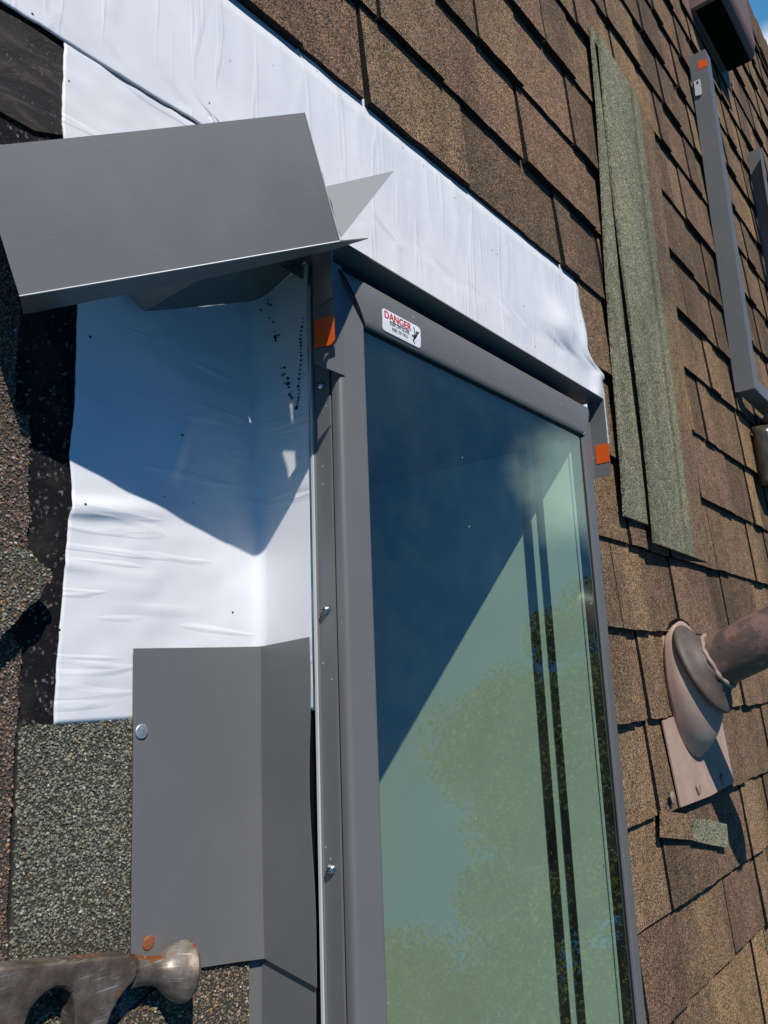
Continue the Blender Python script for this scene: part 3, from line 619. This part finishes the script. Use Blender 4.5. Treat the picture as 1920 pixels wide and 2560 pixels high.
tpe = MB().box((CU1-.0018, .2735, .0935), (CU1-.00125, .2985, CZ+.0006)); ppart('tape', sky, tpe, M['tape'])
def screw(v, z):
    s = MB(); r = .0036; c = np.array([UL-.0002, v, z]); rings = []
    for a in np.linspace(0, math.pi/2*.96, 6): rings.append([c+np.array([-.0034*math.sin(a)-.0006, r*math.cos(a)*math.cos(q), r*math.cos(a)*math.sin(q)]) for q in np.linspace(0, 2*math.pi, 20, endpoint=False)])
    rings = [[c+np.array([0, r*math.cos(q), r*math.sin(q)]) for q in np.linspace(0, 2*math.pi, 20, endpoint=False)]]+rings
    o = ppart('screw', sky, s.loft(rings), M['steel'], smooth=True)
    x = MB(); th = random.uniform(.3, 1.2)
    for t in (th, th+math.pi/2):
        d = np.array([0, math.cos(t), math.sin(t)]); e = np.array([0, -math.sin(t), math.cos(t)])
        k = c+np.array([-.0042, 0, 0]); x.prism([k-d*.0020-e*.0004, k+d*.0020-e*.0004, k+d*.0020+e*.0004, k-d*.0020+e*.0004], .001, (1, 0, 0))
    ppart('slot', o, x, M['black'])
for v in (.2432, .0598, -.1262, -.33): screw(v, .0797)
# warning sticker on the head cover
def head_zp(b): return float(np.interp(b, [p[0] for p in HP[1:23]], [p[1] for p in HP[1:23]]))
LU0, LB0 = .5035, .0215                                            # left edge, distance below the cover's outer edge
def on_head(x, y, lift): b = LB0+.0205-y; return (LU0+x, VH-b, head_zp(b)+lift)
rr = .0035; pts = []
for cx, cy, a0 in ((.056-rr, .0205-rr, 0), (rr, .0205-rr, 90), (rr, rr, 180), (.056-rr, rr, 270)):
    pts += [(cx+rr*math.cos(math.radians(a0+q)), cy+rr*math.sin(math.radians(a0+q))) for q in (0, 30, 60, 90)]
def strip_fill(polys, lift, th, mb):                                # polygons on the sticker, following the curved cover
    for pl in polys: mb.prism([on_head(x, y, lift) for x, y in pl], th)
st = MB(); ys = np.linspace(0, .0205, 9)
def xr(y):
    dx = 0
    if y < rr: dx = rr-math.sqrt(max(0, rr*rr-(rr-y)**2))
    if y > .0205-rr: dx = rr-math.sqrt(max(0, rr*rr-(y-.0205+rr)**2))
    return dx
ysr = sorted(set(list(ys)+[.0004, .001, .002, .0201, .0195, .0185])); V = []; F = []
for y in ysr:
    d = xr(y); V += [on_head(d, y, .0005), on_head(.056-d, y, .0005)]
F = [(2*i, 2*i+1, 2*i+3, 2*i+2) for i in range(len(ysr)-1)]; b0 = len(V); V += [(v[0], v[1], v[2]-.0004) for v in V]; F += [tuple(b0+i for i in f[::-1]) for f in F]
sticker = part('warning_sticker', sky, V, F, M['sticker'])
def text_faces(body, h, x0, y0, xs=1.):
    cu = bpy.data.curves.new('t', 'FONT'); cu.body = body; cu.size = 1; cu.resolution_u = 3; o = bpy.data.objects.new('t', cu); COL.objects.link(o)
    dg = bpy.context.evaluated_depsgraph_get(); dg.update(); me = bpy.data.meshes.new_from_object(o.evaluated_get(dg))
    V = np.array([v.co[:] for v in me.vertices]); F = [tuple(p.vertices) for p in me.polygons]; bpy.data.objects.remove(o); bpy.data.curves.remove(cu)
    V[:, 0] -= V[:, 0].min(); k = h/.69; return [(x0+v[0]*k*xs, y0+v[1]*k) for v in V], F
def lettering(items, m):
    V, F = [], []
    for body, h, x0, y0, xs, bold in items:
        for dx in ([0] if not bold else [-bold, 0, bold]):
            p, f = text_faces(body, h, x0+dx, y0, xs); b = len(V); V += [on_head(x, y, .00075+dx*.05) for x, y in p]; F += [tuple(i+b for i in q) for q in f]
    part('lettering', sticker, V, F, m)
lettering([('DANGER', .0068, .0030, .0122, .98, .00028)], M['red'])
lettering([('KEEP OFF GLASS', .0027, .0100, .0080, 1.0, .00006), ('RISK OF FALL', .0027, .0135, .0036, 1.0, .00006)], M['ink'])
fg = MB()
def bar(mb, p, q, w0, w1):
    p, q = np.array(p), np.array(q); d = (q-p)/np.linalg.norm(q-p); n = np.array([-d[1], d[0]])
    strip_fill([[p+n*w0, q+n*w1, q-n*w1, p-n*w0]], .00078+len(mb.F)*1e-6, .0002, mb)
OX, OY = .0415, .0012
def fp(x, y): return (OX+x, OY+y)
for p, q, a, b in ((fp(.0042, .0055), fp(.0068, .0098), .0013, .0019), (fp(.0058, .0095), fp(.0040, .0165), .0006, .0005), (fp(.0075, .0095), fp(.0115, .0140), .0007, .0006),
                   (fp(.0042, .0058), fp(.0020, .0082), .0007, .0006), (fp(.0022, .0082), fp(.0008, .0066), .0006, .0005), (fp(.0042, .0055), fp(.0028, .0030), .0007, .0007), (fp(.0030, .0032), fp(.0050, .0004), .0006, .0005)): bar(fg, p, q, a, b)
strip_fill([[(OX+.0082+.0012*math.cos(a), OY+.0122+.0015*math.sin(a)) for a in np.linspace(0, 6.28, 12, endpoint=False)]], .0008, .0002, fg)
bar(fg, (.0100, .0112), (.0385, .0112), .00012, .00012)
ppart('falling_figure', sticker, fg, M['ink'])

# ------------------------------------------------------------------ step flashings and their nails
def lsheet(mb, pts_flat, pts_up, th=.0007):
    mb.prism(pts_flat, th); mb.prism(pts_up, th, (1, 0, 0)); return mb
def step_flashing(name, label, ul, ulb, v0l, v0r, v1l, v1r, z, top, bend=0., off=.0030):
    t = thing(name, label, 'flashing', (.40, (v0r+v1r)/2, z), 'step flashings beside the skylight')
    nv = 14; V = []; F = []
    prof = lambda s, v: None
    for j in range(nv+1):
        q = j/nv
        for i in range(15):
            s = i/14
            ulj = ul*(q)+ulb*(1-q); va = (v0l+(v0r-v0l)*s)*(1-q)+(v1l+(v1r-v1l)*s)*q
            x = ulj+(FOLD-off-ulj)*s; r = max(0, (x-(FOLD-off-.045))/.045)
            V.append((x, va, z+.0035*max(0, s-.0)**3*0+.0006*math.sin(s*3.1)*0+r**2.2*.0036+.0012*math.sin(q*2.6+s*3)+bend*(1-q)**6))
    n1 = len(V); F = [(j*15+i, j*15+i+1, (j+1)*15+i+1, (j+1)*15+i) for j in range(nv) for i in range(14)]
    o = part('roof_leg', t, V, F, M['grey'], smooth=True); so = o.modifiers.new('thickness', 'SOLIDIFY'); so.thickness = .0007; so.offset = -1; esm(o)
    V = []; F = []
    for j in range(nv+1):
        q = j/nv
        for i in range(5):
            s = i/4; V.append((FOLD-off+.0004*s, v0r*(1-q)+v1r*q+(.004*s if j == nv else -.010*s if j == 0 else 0), z+.0036+.0012*math.sin(q*2.6+3)+bend*(1-q)**6+(top-z-.0040)*s+.0015*math.sin(q*9)*s))
    F = [(j*5+i, j*5+i+1, (j+1)*5+i+1, (j+1)*5+i) for j in range(nv) for i in range(4)]
    o = part('wall_leg', t, V, F, M['grey'], smooth=True); so = o.modifiers.new('thickness', 'SOLIDIFY'); so.thickness = .0007; so.offset = 1; esm(o)
    return t
step_flashing('step_flashing', 'grey bent step flashing nailed beside the skylight, above the hammer head', .3299, .3347, -.178, -.1955, .0332, .0362, .0072, .0640, .0012)
step_flashing('step_flashing', 'lower grey step flashing tucked under the shingles at the bottom edge of the photo', .330, .330, -.42, -.42, -.185, -.185, .0036, .0615, 0., .0006)
def nail(x, y, m, r, label, tilt):
    c = pd(x, y, .0095); s = MB(); R = []
    for a, zz in ((.6, 0), (1, .0003), (1, .0012), (.9, .0016), (.0, .0018)):
        R.append([c+np.array([r*a*math.cos(q), r*a*math.sin(q), zz-.0014+tilt*r*a*math.sin(q)]) for q in np.linspace(0, 2*math.pi, 24, endpoint=False)])
    s.loft(R); s.tube([c+np.array([0, 0, -.001]), c+np.array([0, 0, -.03])], .0016, 8); return psolo('roofing_nail', label, 'nail', s, M[m], smooth=False, group='roofing nails')
nail(307, 1580, 'zinc', .0050, 'shiny galvanised roofing nail head in the grey step flashing', .0)
nail(322, 2037, 'rust', .0046, 'rusty orange roofing nail head in the grey step flashing, by the hammer', .10)

# ------------------------------------------------------------------ loose flashing laid across the corner
e = np.array([.795, .3155, .519]); e /= np.linalg.norm(e); s_ = np.array([.34, -.94, -.016]); s_ -= e*(s_ @ e); s_ /= np.linalg.norm(s_); nn = np.cross(s_, e); nn = nn if nn[2] > 0 else -nn
A = pd(42, 640, .058); B = A+.2125*e; T = B-.090*s_; A2 = A-.090*s_
hf = thing('head_flashing', 'big loose grey flashing sheet lying tilted across the upper left corner of the skylight', 'flashing', tuple((A+B)/2))
V = []; F = []
for j in range(9):
    for i in range(25):
        a, b = i/24, j/8; V.append(A+(B-A)*a+(A2-A)*b - nn*(.0008*math.sin(math.pi*a)+.0003*math.sin(a*9+b*3)*(1-b)))
F = [(j*25+i, j*25+i+1, (j+1)*25+i+1, (j+1)*25+i) for j in range(8) for i in range(24)]
o = part('top_panel', hf, V, F, M['grey'], smooth=True); so = o.modifiers.new('thickness', 'SOLIDIFY'); so.thickness = .0008; so.offset = -1; esm(o)
ppart('cut_edge_highlight', hf, MB().tube([A+nn*.0001, (A+B)/2-nn*.0007, B+nn*.0001], .0005, 5).tube([B+nn*.0002, T+nn*.0002], .0005, 5), M['plate'])  # pale tubes paint the highlight along the sheet's cut edges
lw = .043
ppart('hidden_shade_leg', hf, MB().prism([A2-nn*.0009, T-nn*.0009, T-nn*.060-e*.004, A2-nn*.074], .0008, s_), M['grey'])  # unseen leg added to shade the membrane below the sheet
lipm = MB().prism([A-nn*.0008, B-nn*.0008, B+e*.024-nn*.006, B+e*.012-nn*.012, B-nn*.019, A+e*.12-nn*.036, A-nn*lw], .0008, -s_); ppart('bent_lip', hf, lipm, M['grey'])
tb = [pd(690, 406, .130), pd(851, 369, .140), pd(738, 512, .168)]
ppart('corner_tab', hf, MB().prism(tb, .0008), M['tab_gloss'])
ppart('hidden_shade_web', hf, MB().prism([pu(x, y, .405) for x, y in ((724, 519), (640, 536), (566, 545), (556, 380), (695, 372), (722, 480))], .0008, (1, 0, 0)), M['grey'])  # unseen webs under the sheet, added to shade the curb
ppart('hidden_shade_web', hf, MB().prism([pu(x, y, .390) for x, y in ((704, 440), (722, 512), (640, 528), (556, 546), (540, 440), (640, 420), (690, 372), (699, 400))], .0008, (1, 0, 0)), M['grey'])
ppart('hidden_shade_web', hf, MB().prism([pu(x, y, .376) for x, y in ((610, 520), (690, 523), (722, 474), (716, 440), (698, 396), (692, 375), (630, 375), (600, 450))], .0008, (1, 0, 0)), M['grey'])
ppart('hidden_shade_web', hf, MB().prism([pu(x, y, .418) for x, y in ((655, 530), (702, 522), (708, 440), (695, 385), (660, 420))], .0008, (1, 0, 0)), M['grey'])
# folded corner piece standing on the membrane under it
cf = thing('corner_flashing', 'small folded grey flashing in the shade beneath the big loose flashing sheet', 'flashing', tuple(pd(440, 660, .004)))
a_ = pd(310, 674, .0035); b_ = pd(563, 649, .004); c_ = pu(661, 564, FOLD-.002); nrm = np.cross(b_-a_, c_-a_); nrm /= np.linalg.norm(nrm)
pp = lambda x, y: pplane(x, y, a_, nrm)
d_ = pp(430, 604); face = [a_, b_, c_, pp(655, 540), pp(560, 545), pp(470, 572), d_]
ppart('upstand', cf, MB().prism(face, .0008, nrm if nrm[1] > 0 else -nrm), M['sheen'])
ppart('folded_end', cf, MB().prism([a_, d_, pp(430, 580), pd(262, 612, .02), pd(270, 621, .0035)], .0008, (0, .7, .7)), M['sheen'])
em = MB().tube([b_+np.array([-.001, -.0008, 0]), c_+np.array([-.001, -.0008, 0])], .0011, 6); ppart('hemmed_edge', cf, em, M['bare_metal'])

# ------------------------------------------------------------------ hammer
hk = 500/1659
def hp(x, y, z=.017): return pc(x, y, 0, 2280, hk, z)
hm = thing('hammer', 'worn rusty steel claw hammer lying on its side at the bottom left', 'hammer', tuple(hp(600, 600, .004)))
outline = [(-330, 560), (-180, 505), (0, 468), (40, 458), (500, 415), (1000, 366), (1088, 352), (1122, 395), (1150, 450), (1148, 520), (1120, 580), (1060, 640), (995, 730), (940, 830), (905, 929), (880, 1060), (868, 1300), (640, 1300), (634, 1060), (630, 929), (628, 780), (606, 680), (545, 634), (470, 632), (390, 675), (320, 740), (262, 820), (222, 929), (190, 1080), (150, 1230), (20, 1240), (-90, 1100), (-210, 900), (-320, 740)]
top = np.array([hp(x, y, .024) for x, y in outline]); cen = top.mean(0)
bm = bmesh.new(); tv = [bm.verts.new(p) for p in top]; bv = [bm.verts.new(p+np.array([0, 0, -.019])) for p in top]; n = len(top)
bm.faces.new(tv); bm.faces.new(bv[::-1])
for i in range(n): bm.faces.new((tv[i], bv[i], bv[(i+1) % n], tv[(i+1) % n]))
bmesh.ops.recalc_face_normals(bm, faces=bm.faces)
ed = [ed_ for ed_ in bm.edges if len(ed_.link_faces) == 2 and any(len(f.verts) > 8 for f in ed_.link_faces)]
bmesh.ops.bevel(bm, geom=ed, offset=.0034, segments=3, profile=.6, affect='EDGES')
bm.verts.index_update(); part('claw_and_cheek', hm, [v.co[:] for v in bm.verts], [tuple(v.index for v in f.verts) for f in bm.faces], M['hammer']); bm.free()
p0, p1 = hp(1085, 492, .0150), hp(1505, 478, .0185); ax = (p1-p0); Lh = np.linalg.norm(ax); ax /= Lh
x_ = np.cross(ax, (0, 0, 1.)); x_ /= np.linalg.norm(x_); y_ = np.cross(x_, ax); R = []
for t, r in ((0, .0100), (.15, .0088), (.30, .0083), (.45, .0086), (.58, .0102), (.68, .0132), (.77, .0162), (.85, .0179), (.93, .0186), (.985, .0183), (1.0, .0170), (1.001, .002)):
    R.append([p0+ax*Lh*t+r*(math.cos(q)*x_+math.sin(q)*y_)+np.array([0, 0, max(0, .0035+r-.0172-.0*t)]) for q in np.linspace(0, 2*math.pi, 40, endpoint=False)])
o = esm(ppart('striking_face', hm, MB().loft(R), M['hammer'], smooth=True), 24)

# ------------------------------------------------------------------ loose shingles on the right
def strip_shingle(name, label, poly, z, tones, group, th=.006):
    mb = MB()
    for pl, t, zz in poly: mb.prism([(p[0], p[1], zz(p[0], p[1])) for p in pl], th, tone=t)
    return psolo(name, label, 'shingle', mb, M['green_shingle'], tone=True, group=group)
def grid_shingle(name, label, corners, zf, tonef, nu=24, nv=60, teeth=None, group=None, th=.005):
    c00, c10, c11, c01 = [np.array(c, float) for c in corners]; mb = MB(); V = []; F = []; T = []
    for j in range(nv+1):
        for i in range(nu+1):
            a, b = i/nu, j/nv; p = (c00*(1-a)+c10*a)*(1-b)+(c01*(1-a)+c11*a)*b
            ex = 0
            if i in (0, nu): p = p+np.array([.0016*noise.noise((b*90, i, 3.)), 0])
            V.append((p[0], p[1], zf(a, b)))
    for j in range(nv):
        for i in range(nu):
            if teeth and teeth((i+.5)/nu, (j+.5)/nv): continue
            F.append((j*(nu+1)+i, j*(nu+1)+i+1, (j+1)*(nu+1)+i+1, (j+1)*(nu+1)+i)); T.append(tonef((i+.5)/nu, (j+.5)/nv))
    o = solo(name, label, 'shingle', V, F, M['green_shingle'], tones=T, group=group)
    so = o.modifiers.new('thickness', 'SOLIDIFY'); so.thickness = th; so.offset = -1; return o
def loose_tone(a, b):
    g_ = GREEN*1.12; br = BROWN*.98
    if a < .50: c = g_
    elif a < .58: c = g_*.62
    elif a < .66: c = g_*.95
    else:
        t = min(1, (a-.66)/.04); k = int(b*7.3); tt = [BROWN, RED, TAN*.85, BROWN*1.05, DARK*1.25, RED*1.1, BROWN, TAN*.8][k % 8]; c = g_*(1-t)+tt*t
    return tuple(c)
def teeth_f(a, b): return a > .82 and (int(b*11+.35) % 2 == 0) and False
up_c = [pd(1392, 1172, .02)[:2], pd(1512, 1207, .02)[:2], pd(1392, 255, .02)[:2]+np.array([.10, .10]), pd(1277, 62, .02)[:2]]
up_c = [(1.330, .222), (1.665, .222), (1.665, 1.232), (1.330, 1.245)]
grid_shingle('loose_shingle', 'upper loose shingle turned upslope, its wide green grey headlap showing beside a brown edge', up_c, lambda a, b: .026-.013*a-.006*max(0, a-.6)+.003*math.sin(b*7)*(1-a), loose_tone, 30, 60, group='loose shingles lying beside the skylight', th=.0045)
lo_c = [(1.2290, .256), (1.43, .256), (1.48, 1.20), (1.325, 1.272)]
grid_shingle('loose_shingle', 'narrow green grey loose shingle peeping out left of the wide one', lo_c, lambda a, b: .017-.006*a+.002*math.sin(b*9+1), lambda a, b: tuple(GREEN*1.1*(1-.3*max(0, a-.6))), 10, 60, group='loose shingles lying beside the skylight', th=.0045)

# scrap of shingle near the pipe
def c8(x, y, z=.009): return pc(x, y, 1560, 1500, 360/1207, z)
sp_ = thing('shingle_scrap', 'small brown shingle scrap lying just below the pink pipe flashing', 'shingle scrap', tuple(c8(560, 1900, .008)))
o = ppart('brown_tab', sp_, MB().prism([c8(320, 1768, .014), c8(600, 1800, .013), c8(600, 2014, .0135), c8(322, 1990, .015)], .004, tone=tuple(BROWN*1.1)), M['shingle'], tone=True)
ppart('green_patch', sp_, MB().prism([c8(578, 1826, .0155), c8(720, 1842, .0155), c8(862, 1880, .015), c8(880, 2078, .015), c8(740, 2055, .0155), c8(592, 2020, .016)], .0035, tone=tuple(GREEN*1.05)), M['green_shingle'], tone=True)

# ------------------------------------------------------------------ vent pipe and its boot
G = np.array([0, math.sin(PITCH), math.cos(PITCH)]); YH = np.array([0, math.cos(PITCH), -math.sin(PITCH)]); XH = np.array([1., 0, 0])
CC = P(1756, 1671, .045)
pf = thing('pipe_flashing', 'pinkish brown pipe boot flashing with a domed base nailed to the shingles', 'pipe flashing', (1.46, -.05, .012))
pl = [(1.385, .07), (1.585, .07), (1.59, -.060), (1.6256, -.070), (1.6313, -.1994), (1.4850, -.2060), (1.3394, -.2052), (1.3215, -.0697), (1.380, -.066)]
ppart('base_plate', pf, MB().prism([(x, y, .0165-(y+.206)*.058) for x, y in pl], .0025), M['pink'])
R = []; bc = np.array([1.463, -.020, .016])
for t in np.linspace(0, 1, 12):
    w = t; ring = []
    for q in np.linspace(0, 2*math.pi, 56, endpoint=False):
        base = bc+np.array([.098*math.cos(q), .121*math.sin(q), 0]); topc = CC-G*.004+.072*(math.cos(q)*XH+math.sin(q)*YH)
        p = base*(1-w)+topc*w; rad = base-bc
        p = p+np.array([0, 0, -(p[1]+.206)*.055*(1-t)+.008*math.sin(math.pi*t)])+rad*.07*math.sin(math.pi*t)**1.5*(1-t)
        ring.append(p)
    R.append(ring)
ppart('dome', pf, MB().loft(R), M['pink'], smooth=True)
R = []
for r, h in ((.066, -.008), (.080, -.004), (.082, .001), (.080, .005), (.070, .010), (.057, .016), (.0515, .024), (.0495, .028)):
    R.append([CC+G*h+r*(math.cos(q)*XH+math.sin(q)*YH) for q in np.linspace(0, 2*math.pi, 48, endpoint=False)])
ppart('rubber_collar', pf, MB().loft(R), M['rubber'], smooth=True)
R = []
for k in range(57):
    q = k/56*2*math.pi; R.append(CC+G*(.030+.005*noise.noise((q*2, 1, 1)))+(.0465+.0025*noise.noise((q*3, 2, 5)))*(math.cos(q)*XH+math.sin(q)*YH))
ppart('caulk_bead', pf, MB().tube(R, [.0042+.003*noise.noise((k*.5, 0, 3)) for k in range(57)], 8), M['caulk'], smooth=True)
for x, y in ((405, 1660), (622, 1580), (826, 1500)):
    c = c8(x, y, .0168); s = MB(); Rg = []
    for a, zz in ((1, 0), (.9, .0018), (.6, .0026), (.05, .003)): Rg.append([c+np.array([.0085*a*math.cos(q)*(1+.2*math.sin(3*q)), .0105*a*math.sin(q), zz]) for q in np.linspace(0, 2*math.pi, 14, endpoint=False)])
    ppart('sealed_nail', pf, s.loft(Rg), M['caulk'], smooth=True)
R = []; PL = .335
for r, h in ((.043, -.02), (.0445, .02), (.0445, PL), (.0435, PL+.002), (.039, PL+.002), (.039, PL-.12), (.001, PL-.12)):
    R.append([CC+G*h+r*(math.cos(q)*XH+math.sin(q)*YH) for q in np.linspace(0, 2*math.pi, 48, endpoint=False)])
m = MB(); m.loft(R); m.fix()
o = solo('vent_pipe', 'brown painted plumbing vent pipe rising through the pink boot flashing', 'pipe', m.V, m.F, M['pipe'], tuple(CC-G*.02), smooth=True)
o.data.polygons.foreach_set('use_smooth', [True]*len(o.data.polygons)); e_ = o.modifiers.new('es', 'EDGE_SPLIT'); e_.split_angle = math.radians(40)

cg = MB().prism([c8(x, y, .0128) for x, y in ((372, 215), (395, 180), (440, 155), (490, 160), (530, 185), (556, 216), (520, 222), (480, 205), (430, 195))], .001)
ppart('cut_gap_shade', house, cg, M['screen'])  # black crescent paints the shade inside the cut above the dome
# ------------------------------------------------------------------ spare cladding frame lying on the roof
fz = .010; W1 = 2.068; W2 = 2.63; VT = 1.700; VB2 = .700; hh = .046
fc = thing('cladding_frame', 'long grey U-shaped metal cladding frame lying on the shingles at the right', 'metal frame', (2.35, 1.2, fz))
m = MB(); m.box((W1, VB2, fz), (W1+.0015, VT, fz+hh)); m.box((W1+.0016, VB2+.002, fz+hh-.0015), (W1+.045, VT, fz+hh)); ppart('side_rail', fc, m, M['grey'])
m = MB(); m.box((W2+.045, VB2, fz), (W2+.0465, VT+.03, fz+hh)); m.box((W2, VB2+.05, fz+hh-.0015), (W2+.0449, VT, fz+hh)); ppart('side_rail', fc, m, M['grey'])
m = MB(); m.box((W1, VB2-.0016, fz+.004), (W2+.0465, VB2-.0001, fz+hh)); m.box((W1+.0455, VB2, fz+hh-.0015), (W2-.0005, VB2+.034, fz+hh)); ppart('bottom_rail', fc, m, M['grey'])
def web(x, y): return pu(x/DS, y/DS, W1-.0006)
def c6(x, y): return (1620+x*300/1659, y*300/1659)
ppart('tape', fc, MB().prism([web(*c6(680, 850)), web(*c6(805, 812)), web(*c6(828, 905)), web(*c6(700, 965))], .0004, (1, 0, 0)), M['tape'])
tg = ppart('pale_tag', fc, MB().prism([web(*c6(642, 1138))-np.array([.004, 0, 0]), web(*c6(722, 1105))-np.array([.004, 0, 0]), web(*c6(748, 1300))-np.array([.004, 0, 0]), web(*c6(735, 1320))-np.array([.004, 0, 0]), web(*c6(662, 1335))-np.array([.004, 0, 0])], .003, (1, 0, 0)), M['plate'])
hc_ = web(*c6(691, 1152))-np.array([.0048, 0, 0]); ppart('hole', tg, MB().prism([hc_+np.array([0, .004*math.cos(q), .003*math.sin(q)]) for q in np.linspace(0, 6.28, 12, endpoint=False)], .001, (1, 0, 0)), M['black'])

# dark wrapped bundle lying under the corner of that frame
def c7(x, y, z): return pc(x, y, 1800, 940, 120/737, z)
bu = thing('tool_pouch', 'dark glossy tan streaked pouch lying below the corner of the grey cladding frame', 'pouch', tuple(c7(650, 1300, .01)))
a0, a1 = c7(600, 1690, .012), c7(490, 780, .012); dv_ = a1-a0; R = []
for k in range(9):
    t = k/8; c = a0+dv_*t; h = .052+.012*math.sin(t*3.1)
    R.append([c+np.array([0, 0, 0]), c+np.array([.006, 0, h*.5]), c+np.array([.018, 0, h*.9]), c+np.array([.06, .006, h]), c+np.array([.15, .02, h*.95]), c+np.array([.16, .02, 0])])
ppart('pouch_body', bu, MB().loft(R), M['streaked'], smooth=True)
cc = a1+np.array([.05, .03, .022]); R = []
for t in np.linspace(0, 1, 7):
    r = .036*math.sqrt(max(.02, 1-t*t)); R.append([cc+np.array([math.cos(q)*r+.02, t*.035-.02, math.sin(q)*r*.8+.012]) for q in np.linspace(0, 2*math.pi, 24, endpoint=False)])
ppart('rounded_end', bu, MB().loft(R), M['black'], smooth=True)
cu = bpy.data.curves.new('t', 'FONT'); cu.body = 'C'; cu.size = .03; to = bpy.data.objects.new('t', cu); COL.objects.link(to); dg = bpy.context.evaluated_depsgraph_get(); dg.update()
me = bpy.data.meshes.new_from_object(to.evaluated_get(dg)); tvv = [v.co[:] for v in me.vertices]; tff = [tuple(p.vertices) for p in me.polygons]; bpy.data.objects.remove(to)
cb = c7(712, 1640, .052); part('lettering', bu, [cb+np.array([-.002+v[0], v[1]*.9, .006]) for v in tvv], tff, M['sticker'])

# ------------------------------------------------------------------ roof vent near the ridge
vu0, vu1, vv0, vv1 = 2.166, 2.510, 1.930, 2.26; vh = .115
rv = thing('roof_vent', 'mauve brown metal box vent with a grille near the ridge', 'roof vent', (2.38, 2.12, .01))
ppart('base_flange', rv, MB().box((vu0-.075, vv0-.03, .009), (vu1+.06, vv1+.10, .0115)), M['hood'])
R = []
for k in range(9):
    a = k/8*math.pi/2; r = .045
    R.append((vv0+r-r*math.cos(a), vh-r+r*math.sin(a)))
prof = [(vv0, .013)]+[(y, z) for y, z in R]+[(vv1-.04, vh-.006), (vv1, vh-.03), (vv1, .013)]
def hood_ring(u, inset): return [(u, y if inset == 0 else min(max(y, vv0+inset), vv1-inset), z if inset == 0 else max(.013, min(z, vh-inset))) for y, z in prof]
hd = ppart('hood', rv, MB().loft([hood_ring(vu0, .004), hood_ring(vu0+.006, 0), hood_ring(vu1-.02, 0), hood_ring(vu1-.006, .008), hood_ring(vu1, .02)]), M['hood'])
fm_ = MB().box((vu0+.012, vv0-.0016, .022), (vu1-.012, vv0-.0002, vh-.022)); ppart('front_screen', rv, fm_, M['screen'])
gm = MB(); nb = 12
for i in range(nb):
    v = vv0+.03+(vv1-vv0-.09)*i/nb; gm.box((vu0-.0016, v, .022), (vu0+.0001, v+.011, .052)); gm.box((vu0-.0016, v, .058), (vu0+.0001, v+.011, .085))
ppart('grille_slots', rv, gm, M['black'])

# ------------------------------------------------------------------ trees mirrored in the glass
def tree(label, az, dist, top, rad, rz, seed, n=15000, off=(0, 0)):
    rg = np.random.default_rng(seed); a = math.radians(az); bx, by = dist*math.sin(a), dist*math.cos(a)
    t = bpy.data.objects.new('leafy_tree', None); COL.objects.link(t); t.location = (bx, by, 0); tag(t, label, 'tree', 'trees mirrored in the skylight glass')
    cz = top-rz; tr = MB(); pts = [np.array([0, 0, -.05]), np.array([.08, .05, cz*.35]), np.array([-.05, .1, cz*.7]), np.array([0, 0, cz+rz*.3])]; tr.tube(pts, [.26, .2, .16, .05], 12)
    ends = []
    for i in range(16):
        z0 = cz*.55+(cz*.55)*rg.random()*.9; q = rg.uniform(0, 6.28); d = np.array([math.cos(q), math.sin(q), rg.uniform(.2, .9)]); L = rad*rg.uniform(.5, .85)
        p0 = np.array([0, 0, z0]); p2 = p0+d*L; p1 = (p0+p2)/2+np.array([0, 0, -.15]); tr.tube([p0, p1, p2], [.08, .055, .02], 7); ends.append(p2)
    me = mesh_from('trunk', tr.V, tr.F, M['bark']); o = bpy.data.objects.new('trunk', me); COL.objects.link(o); o.parent = t
    nc = 150; cl = []
    while len(cl) < nc:
        p = rg.normal(size=3); p /= np.linalg.norm(p); r = rg.uniform(.35, 1.0)**.6; p = p*r*np.array([rad, rad, rz])*(1+.12*math.sin(p[0]*7+seed)+.10*math.sin(p[2]*9+p[1]*5)); cl.append(p+np.array([0, 0, cz]))
    cl = np.array(cl); ci = rg.integers(0, nc, n); cr = rg.uniform(.45, .9, nc)*rad*.30
    off_ = rg.normal(size=(n, 3)); off_ /= np.linalg.norm(off_, axis=1)[:, None]; c = cl[ci]+off_*(cr[ci]*rg.random(n)**.45)[:, None]
    x = rg.normal(size=(n, 3)); x /= np.linalg.norm(x, axis=1)[:, None]; y = np.cross(x, rg.normal(size=(n, 3))); y /= np.linalg.norm(y, axis=1)[:, None]
    sz = rg.uniform(.026, .054, (n, 1)); V = np.stack([c-x*sz, c+y*sz*.6, c+x*sz, c-y*sz*.6], 1).reshape(-1, 3); F = np.arange(4*n).reshape(-1, 4)
    col = np.array([.105, .115, .016])*rg.uniform(.85, 1.15, (n, 1))*rg.uniform(.75, 1.25, (nc, 1))[ci]+np.array([.02, .0, 0])*rg.random((n, 1))
    o = bpy.data.objects.new('crown', mesh_from('crown', V, F, M['leaf'], col)); COL.objects.link(o); o.parent = t
tree('tall leafy green tree mirrored large in the middle of the skylight glass', 106.3, 13, ROOF_Z+6.8, 3.1, 3.4, 3, 210000)
tree('leafy tree mirrored at the lower left of the glass, left of the tallest one', 127, 12.5, ROOF_Z+6.35, 2.5, 3.0, 8, 90000)
tree('leafy tree mirrored beside the right rail of the glass, right of the tallest one', 94.5, 14, ROOF_Z+5.0, 2.2, 2.6, 14, 65000)
